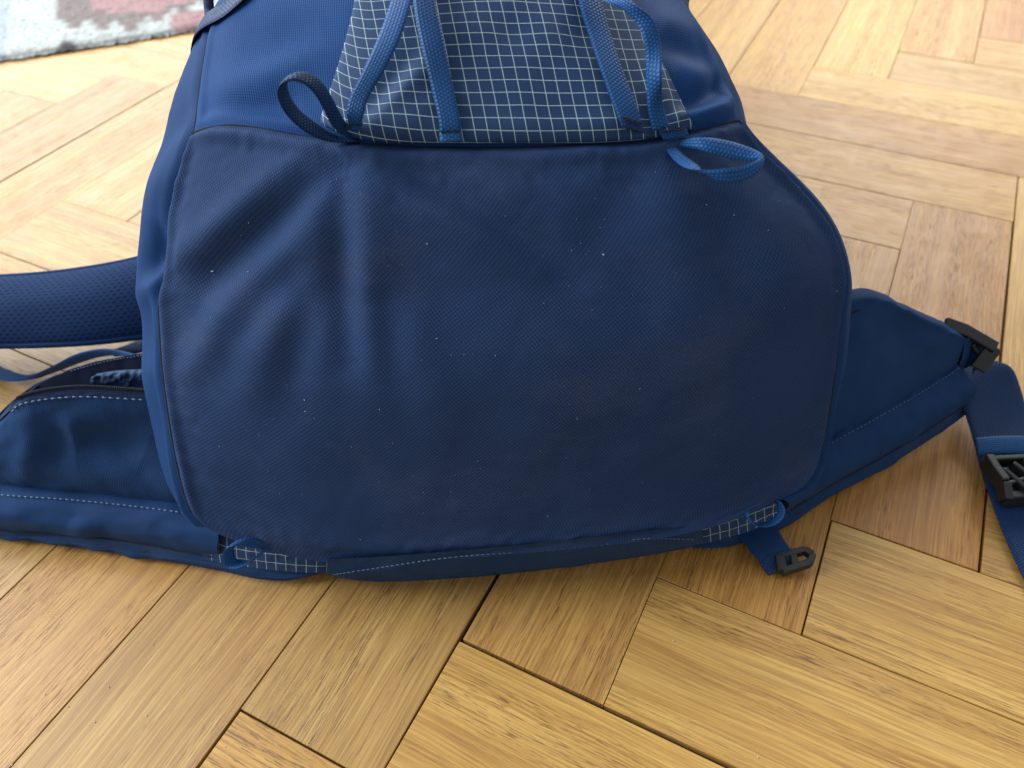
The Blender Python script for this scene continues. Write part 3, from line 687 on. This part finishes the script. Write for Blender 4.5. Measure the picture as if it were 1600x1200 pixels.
# left pocket
Pa = [Z(-260, 728, .036), Z(-120, 745, .036), Z(0, 762, .036), Z(100, 771, .036), Z(200, 783, .036), Z(285, 797, .036)]
Pa = [p + np.array([0, .004, -.006]) for p in Pa]
Pb = [Z(-260, 700, .044), Z(-120, 722, .044), Z(0, 738, .045), Z(100, 747, .046), Z(200, 752, .046), Z(278, 768, .044)]
Pc = [Z(-260, 640, .060), Z(-120, 662, .062), Z(0, 695, .064), Z(100, 690, .067), Z(200, 688, .066), Z(262, 700, .062)]
Pd = [Z(-260, 622, .066), Z(-120, 640, .068), Z(-8, 662, .072), Z(30, 634, .0855), Z(110, 622, .090), Z(240, 627, .088)]
Gpk = belt('belt_pocket', [Pa, Pb, Pc, Pd], m_pad, [(-.0050, 20, [(115, 690), (170, 682), (225, 705)]), (+.0034, 14, [(110, 655), (180, 655), (235, 690)]), (+.0040, 13, [(30, 640), (50, 690), (40, 740)]), (-.0022, 14, [(72, 640), (88, 690), (80, 735)]), (+.0018, 16, [(90, 735), (170, 742), (240, 765)]), (+.0025, 10, [(100, 640), (112, 670), (118, 700)])], k=50)
SK = Surf(Gpk)
# zipper tape, coil and the open mouth
Za = Pd[2:]; Zb = [Z(-4, 655, .0735) + np.array([0, .001, 0]), Z(30, 622, .0885), Z(110, 606, .0945), Z(240, 612, .0925)]
ztape = belt('zipper_tape', [Za, Zb], fabric('zip_tape', (0.016, 0.030, 0.075), 0.0008, False, .4, .7, .1), thick=0.0008, n=90, k=8, nz=0)
stitches('zipper_stitching', tow(spline([Z(18, 644, .081)] + [a*.9 + b*.1 for a, b in zip(Za[1:], Zb[1:])], 200), .001), m_thread, step=.0036, ln=.0022, r=.00045)
coil = spline(Zb, 500); ph = np.linspace(0, 2*math.pi*95, 500)
coil = coil + np.stack([0*ph, np.cos(ph)*.0007, np.sin(ph)*.0007], 1) + np.array([0, 0, .0006])
tube('zipper_coil', coil[120:], 0.00035, m_navythread, bp, 5)
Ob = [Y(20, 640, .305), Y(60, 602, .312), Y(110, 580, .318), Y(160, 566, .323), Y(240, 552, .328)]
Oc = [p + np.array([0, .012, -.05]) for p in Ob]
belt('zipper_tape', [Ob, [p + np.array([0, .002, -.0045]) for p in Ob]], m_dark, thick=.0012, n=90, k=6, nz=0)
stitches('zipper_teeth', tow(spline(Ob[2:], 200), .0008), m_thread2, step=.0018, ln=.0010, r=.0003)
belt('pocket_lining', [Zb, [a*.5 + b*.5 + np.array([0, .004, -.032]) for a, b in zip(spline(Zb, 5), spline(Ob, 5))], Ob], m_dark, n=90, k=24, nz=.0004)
Gin = belt('inner_pocket', [[Y(140, 604, .302), Y(180, 604, .303), Y(235, 604, .304)], [Y(142, 590, .304), Y(180, 585, .305), Y(235, 582, .306)], [Y(150, 584, .308), Y(182, 579, .309), Y(235, 576, .310)]], m_grid2, n=40, k=14, nz=.0006)
bk = [Pd[0], Pd[1], Pd[2] + np.array([0, .004, 0])] + Ob[1:]
bk1 = [p * np.array([1, 1, .55]) + np.array([0, .016, 0]) for p in bk]; bk2 = [p * np.array([1, 1, 0]) + np.array([0, .022, .002]) for p in bk]
belt('belt_back', [bk, bk1, bk2], m_pad, n=120, k=24)
fr = [Lfl[0], Ltr[0], Lmid[0], Lst[0], Pb[0], Pc[0], Pd[0]]; br = spline([bk2[0], bk1[0], Pd[0]], 7)
tp = [(a_ + b_) / 2 * np.array([1, 1, .92]) + np.array([-.022, 0, 0]) for a_, b_ in zip(fr, br)]
belt('belt_end', [fr, tp, list(br)], m_pad, n=40, k=20, nz=0, pk=0)
ribbon('belt_webbing', [tp[3] + np.array([.006, 0, .012]), tp[3] + np.array([-.03, -.004, .010]), W(-.42, .20, .006), W(-.50, .16, .003), W(-.62, .14, .002)], [tp[3] + np.array([.006, 0, -.018]), tp[3] + np.array([-.03, -.012, -.020]), W(-.425, .165, .003), W(-.50, .124, .002), W(-.62, .104, .002)], m_web2, bp, 50, .0016, 9)

# lumbar strip between the wings
S0 = [Z(512, 897, .004), Z(560, 907, .001), Z(620, 909, .001), Z(720, 903, .001), Z(800, 896, .001), Z(900, 884, .001), Z(1000, 870, .001), Z(1097, 852, .002)]
S2 = [Y(512, 874, .2075), Y(560, 872, .2070), Y(620, 868, .2065), Y(720, 860, .2068), Y(800, 853, .2078), Y(900, 843, .2098), Y(1000, 831, .2128), Y(1097, 820, .2185)]
S1 = [a*.5 + b*.5 + np.array([0, -.0035, 0]) for a, b in zip(S0, S2)]
Glum = belt('lumbar_strip', [S0, S1, S2], m_trim, [(.0012, 6, [(520, 892), (640, 884), (760, 874)]), (-.0010, 5, [(700, 880), (800, 868), (900, 862)])], k=24, nz=.0004)
SL = Surf(Glum)
stitches('lumbar_stitching', tow(np.array([SL.at(*p, .0012) for p in spline([(520, 898), (600, 886), (680, 874), (760, 866), (850, 861), (930, 853), (1000, 842), (1090, 843)], 120)]), .0006), m_thread2, step=.0026, ln=.0018, r=.0003)
def gusset(R): return belt('grid_gusset', R + [[p + np.array([0, .012, .010]) for p in R[-1]]], m_grid, n=50, k=24, nz=.0002)
# slivers of grid cloth beside the strip
Gg = gusset([[Z(318, 874, .0105), Z(395, 887, .0115), Z(440, 892, .0112), Z(480, 895, .0105), Z(513, 894, .0095)], [Z(312, 832, .026), Z(392, 858, .022), Z(440, 866, .0205), Z(480, 873, .018), Z(513, 880, .015)]])
Gg = gusset([[Z(1097, 850, .0105), Z(1130, 842, .0125), Z(1165, 832, .0135), Z(1225, 808, .0145)], [Z(1096, 822, .022), Z(1130, 810, .024), Z(1165, 798, .025), Z(1225, 772, .029)]])
# small loops at its two ends
def small_loop(pts, dy, sh):
    E1 = [Y(*p) for p in pts]; E2 = [Y(p[0] + sh[0], p[1] + sh[1], p[2] + dy) for p in pts]; ribbon('lash_loop', tow(E1, .003), tow(E2, .003), m_web, bp, 60, .0011)
small_loop([(408, 858, .2150), (392, 856, .2130), (370, 853, .2110), (353, 858, .2095), (347, 872, .2080), (352, 886, .2065), (366, 889, .2055), (382, 884, .206), (394, 874, .2080), (408, 865, .2120)], .0045, (18, -13))
small_loop([(1222, 786, .2290), (1227, 796, .2260), (1224, 810, .2235), (1210, 821, .2215), (1192, 824, .2205), (1176, 816, .2210), (1170, 804, .2235), (1176, 798, .2265)], .0045, (-11, -7))

# right wing
Rfl = [Z(1085, 856, .003), Z(1150, 851, .003), Z(1205, 834, .003), Z(1260, 800, .003), Z(1300, 775, .003), Z(1360, 744, .004), Z(1430, 702, .005), Z(1490, 662, .007), Z(1519, 640, .010)]
Rtr = [Z(1085, 850, .0085), Z(1150, 838, .0100), Z(1205, 816, .0115), Z(1260, 782, .013), Z(1300, 757, .0135), Z(1360, 725, .014), Z(1430, 684, .015), Z(1490, 645, .017), Z(1521, 624, .019)]
belt('belt_trim', [Rfl, [a*.5 + b*.5 + np.array([.0008, -.0016, 0]) for a, b in zip(Rfl, Rtr)], Rtr], m_trim, k=14)
Rst = [Z(1222, 748, .036), Z(1260, 716, .037), Z(1300, 692, .038), Z(1360, 659, .039), Z(1430, 619, .040), Z(1480, 588, .040), Z(1501, 574, .040)]
Rt2 = [Z(1222, 805, .0125)] + Rtr[3:]
Rmid = [a*.5 + b*.5 + np.array([.002, -.005, .002]) for a, b in zip(Rt2, Rst)]
belt('belt_pad', [Rt2, Rmid, Rst, [p + np.array([-.003, .014, -.001]) for p in Rst]], m_pad, [(-.0010, 9, [(1370, 690), (1440, 650)]), (.001, 10, [(1260, 760), (1330, 720)])], k=34)
stitches('belt_stitching', tow(spline(Rst[1:], 300), .0010), m_thread2, step=.0030, ln=.0020, r=.0003)
tube('trim_seam', tow(spline(Rtr[2:], 200), .0004), .0005, m_navythread, bp, 6)
# closed end of the wing
belt('belt_end', [[Rfl[-1], Rtr[-1], (Rtr[-1]+Rst[-1])/2 + np.array([.0015, -.003, 0]), Rst[-1]], [Rfl[-1] + np.array([.002, .012, 0]), Rtr[-1] + np.array([.004, .014, 0]), (Rtr[-1]+Rst[-1])/2 + np.array([.004, .014, 0]), Rst[-1] + np.array([.003, .012, 0])]], m_pad, n=30, k=8, nz=0)
Qa = [p + np.array([.001, .002, -.008]) for p in [Z(1262, 712, .038), Z(1300, 690, .039), Z(1360, 657, .040), Z(1430, 616, .041), Z(1480, 586, .041), Z(1500, 572, .041)]]
Qb = [Z(1275, 660, .052), Z(1310, 640, .053), Z(1365, 618, .053), Z(1430, 592, .050), Z(1480, 572, .047), Z(1502, 562, .045)]
Qc = [Z(1300, 560, .074), Z(1330, 548, .075), Z(1370, 542, .073), Z(1430, 546, .063), Z(1482, 550, .054), Z(1505, 548, .050)]
Qd = [Z(1315, 490, .090), Z(1340, 480, .092), Z(1382, 478, .090), Z(1435, 504, .076), Z(1480, 522, .064), Z(1507, 534, .055)]
Qe = [Z(1315, 472, .093), Z(1345, 467, .095), Z(1386, 471, .092), Z(1438, 497, .079), Z(1482, 517, .066), Z(1508, 529, .057)]
Qf = [p + np.array([.004, .022, -.012]) for p in Qe]; Qg = [p * np.array([1, 1, 0]) + np.array([.008, .04, .003]) for p in Qe]
for q_, h_ in ((Qa, .03), (Qb, .05), (Qc, .07), (Qd, .08), (Qe, .082), (Qf, .07), (Qg, .003)): q_.insert(0, W(.118, .345, h_))
Gq = belt('belt_pocket', [Qa, Qb, Qc, Qd, Qe, Qf, Qg], m_pad, [(-.0035, 14, [(1320, 640), (1370, 606), (1430, 580), (1490, 568)]), (+.0025, 15, [(1330, 600), (1400, 575), (1470, 550)]), (-.0022, 12, [(1395, 500), (1410, 530), (1420, 560)]), (+.002, 12, [(1440, 520), (1450, 550)]), (.002, 10, [(1340, 500), (1345, 540)])], k=90)
SQ = Surf(Gq[:60])
pe = [Qa[-1], Qb[-1], Qc[-1], Qd[-1], Qe[-1]]; belt('belt_end', [pe, [p + np.array([.007, .004, -.002]) for p in pe], [p + np.array([.004, .02, -.006]) for p in pe]], m_pad, n=30, k=10, nz=0, pk=0)
cv = np.array([SQ.at(*p, .0003) for p in spline([(1328, 490), (1350, 482), (1385, 477), (1410, 488)], 60)]); tube('pocket_seam', cv, .0005, m_navythread, bp, 6)

# ladder-lock buckle at the wing tip
def prism(name, poly, z0, z1, mat, holes=()):
    """Outline given as world points; thickness along the outline's own normal."""
    P = [np.asarray(p) for p in poly]; nrm = np.cross(P[1]-P[0], P[2]-P[1]); nrm /= np.linalg.norm(nrm); nrm *= np.sign(nrm @ (CAM - P[0]))
    return box_bm([p - nrm*z1 for p in P], [p + nrm*z0 for p in P])
def bar(a, b, wv, hv, up=(0, 0, 1)):
    a, b, up = np.asarray(a), np.asarray(b), np.asarray(up, float); T_ = (b-a)/np.linalg.norm(b-a); up = up - T_*(up@T_); up /= np.linalg.norm(up); sd = np.cross(T_, up)
    cs = [(-1, -1), (1, -1), (1, 1), (-1, 1)]
    return box_bm([a + sd*x*wv/2 + up*y*hv/2 for x, y in cs], [b + sd*x*wv/2 + up*y*hv/2 for x, y in cs])
def joined(name, parts, mat, bv=.0006):
    V, Fc = merge(parts); o = mesh(name, V, Fc, mat, bp, smooth=False); bevel(o, bv); return o
c0, c1, c2_, c3 = Z(1478, 506, .060), Z(1552, 543, .052), Z(1527, 580, .040), Z(1500, 552, .046)
upb = np.array([.1, -.5, .8])
joined('ladder_buckle', [bar(Z(1476, 505, .061), Z(1512, 518, .058), .0075, .0038, upb), bar(Z(1508, 516, .058), Z(1556, 544, .052), .0070, .0038, upb), bar(Z(1554, 541, .052), Z(1526, 577, .040), .0090, .0042, upb),
                         bar(Z(1520, 540, .050), Z(1540, 566, .043), .0030, .0030, upb)], m_plastic, .0010)
# rolled webbing through it
rl = []
E1 = [Z(1500, 536, .046), Z(1516, 532, .050), Z(1530, 533, .053), Z(1537, 541, .052), Z(1534, 550, .048), Z(1527, 556, .046)]
E2 = [Z(1500, 572, .033), Z(1510, 575, .035), Z(1521, 570, .039), Z(1527, 572, .038), Z(1525, 578, .036), Z(1520, 584, .034)]
ribbon('buckle_webbing', E1, E2, m_web2, bp, 50, .0014)
# belt webbing dropping to the floor
E1 = [Z(1488, 560, .026), Z(1494, 600, .024), Z(1506, 640, .018), Z(1520, 685, .012), Z(1531, 730, .008), Z(1546, 775, .006), Z(1566, 830, .004), Z(1600, 905, .003), Z(1660, 1010, .003)]
E2 = [Z(1540, 560, .030), Z(1578, 573, .029), Z(1594, 606, .022), Z(1607, 660, .013), Z(1622, 715, .009), Z(1644, 760, .0065), Z(1668, 815, .0045), Z(1705, 885, .003), Z(1770, 985, .003)]
ribbon('belt_webbing', E1, E2, m_web2, bp, 90, .0016, 11)
ribbon('webbing_keeper', [Z(1524, 684, .0165), Z(1560, 681, .0180), Z(1600, 681, .0180), Z(1640, 684, .015)], [Z(1528, 713, .0120), Z(1562, 710, .0140), Z(1600, 711, .0140), Z(1646, 714, .012)], m_webb, bp, 40, .0020)
# side-release buckle
pb_ = []
zz = .016
pb_ += [bar(Z(1541, 718, zz), Z(1553, 738, zz), .0045, .010), bar(Z(1552, 736, zz), Z(1568, 757, zz), .0045, .010), bar(Z(1567, 755, zz), Z(1571, 783, zz-.004), .0045, .010),
        bar(Z(1570, 780, zz-.004), Z(1690, 772, zz-.004), .0045, .009), bar(Z(1543, 722, zz), Z(1660, 716, zz), .0030, .008), bar(Z(1658, 716, zz), Z(1690, 772, zz-.004), .0045, .010),
        bar(Z(1565, 735, zz+.002), Z(1604, 768, zz), .0026, .006), bar(Z(1580, 726, zz+.002), Z(1640, 770, zz), .0026, .006), bar(Z(1572, 758, zz+.001), Z(1640, 740, zz), .0022, .005), bar(Z(1600, 720, zz+.002), Z(1606, 776, zz), .0022, .005)]
pb_ += [prism('', [Z(1545, 722, zz-.006), Z(1660, 718, zz-.006), Z(1686, 772, zz-.008), Z(1572, 780, zz-.008)], .0005, .0015, None)]
joined('release_buckle', pb_, m_plastic, .0008)

# tab and small clip at the foot of the pack
tabE1 = [Z(1150, 836, .010), Z(1164, 850, .010), Z(1176, 866, .009), Z(1187, 878, .007)]; tabE2 = [Z(1208, 815, .012), Z(1220, 835, .012), Z(1229, 850, .011), Z(1238, 862, .009)]
ribbon('clip_tab', tabE1, tabE2, m_pad, bp, 30, .0016, 9)
ribbon('clip_webbing', [Z(1184, 872, .0075), Z(1190, 886, .006), Z(1200, 899, .004)], [Z(1236, 857, .0095), Z(1241, 868, .008), Z(1246, 884, .005)], m_web2, bp, 20, .0030, 7)
zc = .0075
joined('clip', [bar(Z(1215, 871, zc), Z(1258, 860, zc), .0034, .0045), bar(Z(1257, 860, zc), Z(1269, 868, zc), .0036, .0045), bar(Z(1269, 867, zc), Z(1264, 881, zc), .0036, .0045), bar(Z(1265, 880, zc), Z(1222, 894, zc), .0036, .0045),
                bar(Z(1238, 864, zc), Z(1242, 888, zc), .0036, .0040), bar(Z(1216, 870, zc), Z(1222, 894, zc), .0050, .0050), prism('', [Z(1188, 882, .006), Z(1220, 873, .008), Z(1224, 892, .006), Z(1202, 899, .004)], .0008, .0018, None)], m_plastic, .0005)

# --- shoulder strap and loose webbing on the left -------------------------------------
A1 = [W(-.46, .43, .016), W(-.42, .425, .030), Y(-170, 452, .412), Y(-60, 436, .416), Y(0, 432, .418), Y(60, 428, .421), Y(120, 421, .425), Y(180, 411, .430), Y(260, 392, .440), W(-.15, .475, .055), W(-.11, .52, .04)]
A3 = [W(-.46, .405, .010), W(-.42, .385, .012), Y(-170, 536, .372), Y(-60, 541, .372), Y(0, 540, .374), Y(60, 539, .376), Y(120, 536, .379), Y(180, 530, .384), Y(260, 518, .394), W(-.14, .43, .02), W(-.10, .47, .012)]
A2 = [a*.5 + b*.5 + np.array([0, -.004, .008]) for a, b in zip(A1, A3)]
A0_ = [p + np.array([0, .006, -min(.010, p[2]*.6)]) for p in A1]; A4 = [p + np.array([0, .007, -min(.009, p[2]*.6)]) for p in A3]
belt('shoulder_strap', [A0_, A1, A2, A3, A4], m_mesh, [], n=120, k=44, nz=.0002, pk=0)
Gs_ = rails([A0_, [a*.5 + b*.5 + np.array([0, .004, -.012]) for a, b in zip(A0_, A4)], A4], 60, 10); sheet('strap_backing', Gs_, m_pad, bp)
tube('strap_binding', spline([p + np.array([0, .001, -.001]) for p in A3], 80), .0022, m_pad, bp, 8)
tube('strap_binding', spline([p + np.array([0, .001, -.001]) for p in A1], 80), .0018, m_pad, bp, 8)
ribbon('strap_webbing', [W(-.448, .428, .017), W(-.48, .43, .010), W(-.53, .42, .003), W(-.60, .38, .002)], [W(-.448, .408, .013), W(-.485, .408, .008), W(-.535, .398, .003), W(-.60, .358, .002)], m_web2, bp, 30, .0014)
# strap adjuster patch at the frame edge
ribbon('loose_webbing', [Z(-90, 530, .004), Z(-30, 555, .004), Z(10, 576, .006), Z(45, 586, .010), Z(80, 573, .020), Z(120, 553, .030), Z(160, 545, .034), Z(195, 549, .034), Z(225, 560, .034)],
       [Z(-90, 552, .004), Z(-30, 582, .004), Z(10, 595, .005), Z(50, 593, .006), Z(90, 580, .012), Z(122, 568, .020), Z(160, 557, .027), Z(195, 556, .031), Z(225, 565, .032)], m_web, bp, 90, .0014)
ribbon('loose_webbing', [Z(170, 548, .010), Z(195, 540, .008), Z(225, 526, .006)], [Z(180, 557, .010), Z(210, 553, .008), Z(240, 545, .006)], m_web, bp, 20, .0014)
ribbon('loose_webbing', [Z(240, 553, .034), Z(200, 557, .034), Z(150, 568, .032), Z(100, 582, .030), Z(60, 598, .028), Z(25, 622, .026), Z(0, 645, .024), Z(-40, 690, .02)],
       [Z(240, 558, .030), Z(200, 563, .030), Z(150, 576, .028), Z(110, 587, .026), Z(68, 604, .024), Z(30, 632, .021), Z(2, 658, .018), Z(-36, 705, .014)], m_web2, bp, 80, .0014)
# compression strap crossing the side near the top
NsL = normals(GsL); NsL *= np.sign((NsL * (GsL - np.array([0, .4, .1]))).sum(2).mean())
def on_side(r, y): c_ = int(np.argmin(np.abs(GsL[r, :, 1] - y) + 9 * (np.arange(GsL.shape[1]) < 60))); return GsL[r, c_] + NsL[r, c_] * .0016
E1 = [on_side(r, y) for r, y in ((44, .420), (30, .405), (20, .392), (10, .380), (3, .376))] + [SF.at(352, 24, .0022), SF.at(380, 0, .0022), SF.at(420, -40, .0022)]
E2 = [on_side(r, y) for r, y in ((44, .438), (30, .423), (20, .410), (10, .397), (3, .390))] + [SF.at(352, 2, .0022), SF.at(374, -22, .0022), SF.at(408, -62, .0022)]
ribbon('compression_strap', E1, E2, m_web2, bp, 60, .0016)
ribbon('strap_tail', [W(-.20, .50, .10), Y(316, -30, .43), Y(317, 0, .425), Y(320, 20, .42), Y(330, 38, .40)], [W(-.19, .50, .10), Y(328, -30, .43), Y(326, 0, .426), Y(326, 16, .421), Y(338, 32, .40)], m_web2, bp, 24, .0014)

# --- crumbs and dust on the parquet
parts = []
for _ in range(170):
    c = Z(random.uniform(0, 1600), random.uniform(500, 1200), .0003); r = random.choice([.0002, .00025, .0003, .0004])
    V = np.array([[1, 0, 0], [-1, 0, 0], [0, 1, 0], [0, -1, 0], [0, 0, 1], [0, 0, -1.]]) * r * rng.uniform(.4, 1.4, (6, 3)) + c
    parts.append((V, [(0, 2, 4), (2, 1, 4), (1, 3, 4), (3, 0, 4), (2, 0, 5), (1, 2, 5), (3, 1, 5), (0, 3, 5)]))
V, Fc = merge(parts); o = mesh('floor_dust', V, Fc, plain('pale_dust', (.62, .54, .42), .9), floor); o['kind'] = 'stuff'
# --- lint and grit on the bottom panel -------------------------------------------------
parts = []
spots = [(943, 398, 2.0), (683, 529, 1.3), (668, 381, 1.2), (332, 424, 2.2), (388, 425, 1.2), (1104, 320, 1.1), (476, 625, 1.4), (593, 640, 1.2), (477, 643, 1.1), (1147, 336, 1), (907, 380, 1), (893, 391, 1), (725, 554, 1), (774, 556, 1.2), (705, 555, .9), (1308, 455, 1.2), (1301, 572, 1.3)]
for _ in range(80): spots.append((random.uniform(300, 1270), random.uniform(250, 850), random.choice([.45, .5, .55, .6, .7, .9])))
for cx_, cy_ in ((480, 640), (900, 390), (705, 545), (1120, 700), (560, 300), (420, 760)):
    for _ in range(11): spots.append((random.gauss(cx_, 40), random.gauss(cy_, 22), random.choice([.3, .35, .4, .55])))
for px, py, sz in spots:
    if not (240 < py < 860): continue
    c = SB.at(px, py, .0002); r = .00025 * sz; V = []
    for _ in range(6): v = rng.normal(size=3); v /= np.linalg.norm(v); V.append(v)
    V = np.array([[1, 0, 0], [-1, 0, 0], [0, 1, 0], [0, -1, 0], [0, 0, 1], [0, 0, -1.]]) * r * rng.uniform(.5, 1.4, (6, 3)) + c
    parts.append((V, [(0, 2, 4), (2, 1, 4), (1, 3, 4), (3, 0, 4), (2, 0, 5), (1, 2, 5), (3, 1, 5), (0, 3, 5)]))
V, Fc = merge(parts); o = mesh('lint', V, Fc, m_lint, bp); o['kind'] = 'stuff'
for k_ in range(0):
    px, py, a_ = random.uniform(320, 1240), random.uniform(300, 820), random.uniform(0, 6.28)
    pts = [(px + math.cos(a_) * q_ + 3 * math.sin(q_ * .5 + k_), py + math.sin(a_) * q_ + 3 * math.cos(q_ * .4)) for q_ in (0, 4, 8, 12)]
    f_ = tube('lint_fibre', spline([SB.at(*q_, .0003) for q_ in pts], 14), .00006, m_lint, bp, 4)
# bar tacks holding the webbing ends
def tack(surf, x0, y0, x1, y1, mat, n=7, lift=.0042):
    pts = []
    for i in range(n * 2 + 1):
        f_ = i / (n * 2); o_ = 2.2 if i % 2 else -2.2; pts.append(surf.at(x0 + (x1-x0)*f_, y0 + (y1-y0)*f_ + o_, lift))
    tube('bar_tack', np.array(pts), .0003, mat, bp, 5)
tack(SP, 688, 206, 719, 204, m_navythread, 9); tack(SP, 973, 183, 1003, 193, m_navythread, 9); tack(SP, 1032, 206, 1070, 200, m_navythread, 9)
tack(SP, 546, 196, 566, 194, m_navythread, 6, .006)

# --- sub-parts go under the part they sit on
kids = {}
for o in bp.children: kids.setdefault(o.name.split('.')[0], []).append(o)
for v in kids.values(): v.sort(key=lambda o: o.name)
def under(child, ci, par, pi):
    for o in (kids.get(child, []) if ci is None else kids.get(child, [])[ci:ci+1]):
        o.parent = kids[par][pi]; o.matrix_parent_inverse = Matrix.Identity(4)
for q_ in (0, 1):
    under('belt_stitching', q_, 'belt_pad', q_); under('trim_seam', q_, 'belt_trim', q_)
for q_ in ('zipper_tape', 'zipper_stitching', 'zipper_coil', 'zipper_teeth', 'pocket_lining', 'inner_pocket'): under(q_, None, 'belt_pocket', 0)
under('pocket_seam', None, 'belt_pocket', 1)
under('bar_tack', 0, 'pocket_strap', 0); under('bar_tack', 1, 'pocket_strap', 1); under('bar_tack', 2, 'corner_strap', 1); under('bar_tack', 3, 'corner_strap', 0)
under('strap_end', 0, 'pocket_strap', 0); under('strap_end', 1, 'pocket_strap', 1); under('strap_end', 2, 'corner_strap', 1)
for q_ in ('seam_welt', 'seam_stitching', 'lint', 'lint_fibre'): under(q_, None, 'bottom_panel', 0)
under('lumbar_stitching', None, 'lumbar_strip', 0)
for q_ in ('strap_binding', 'strap_backing', 'adjuster_webbing'): under(q_, None, 'shoulder_strap', 0)
under('webbing_keeper', None, 'belt_webbing', 1); under('buckle_webbing', None, 'ladder_buckle', 0); under('clip_webbing', None, 'clip_tab', 0)
kids['front_pocket'][0]['label'] = 'navy ripstop pocket with thin white grid lines'
kids['bottom_panel'][0]['label'] = 'dusty dark navy woven bottom panel'
kids['shoulder_strap'][0]['label'] = 'padded shoulder strap of perforated navy mesh'
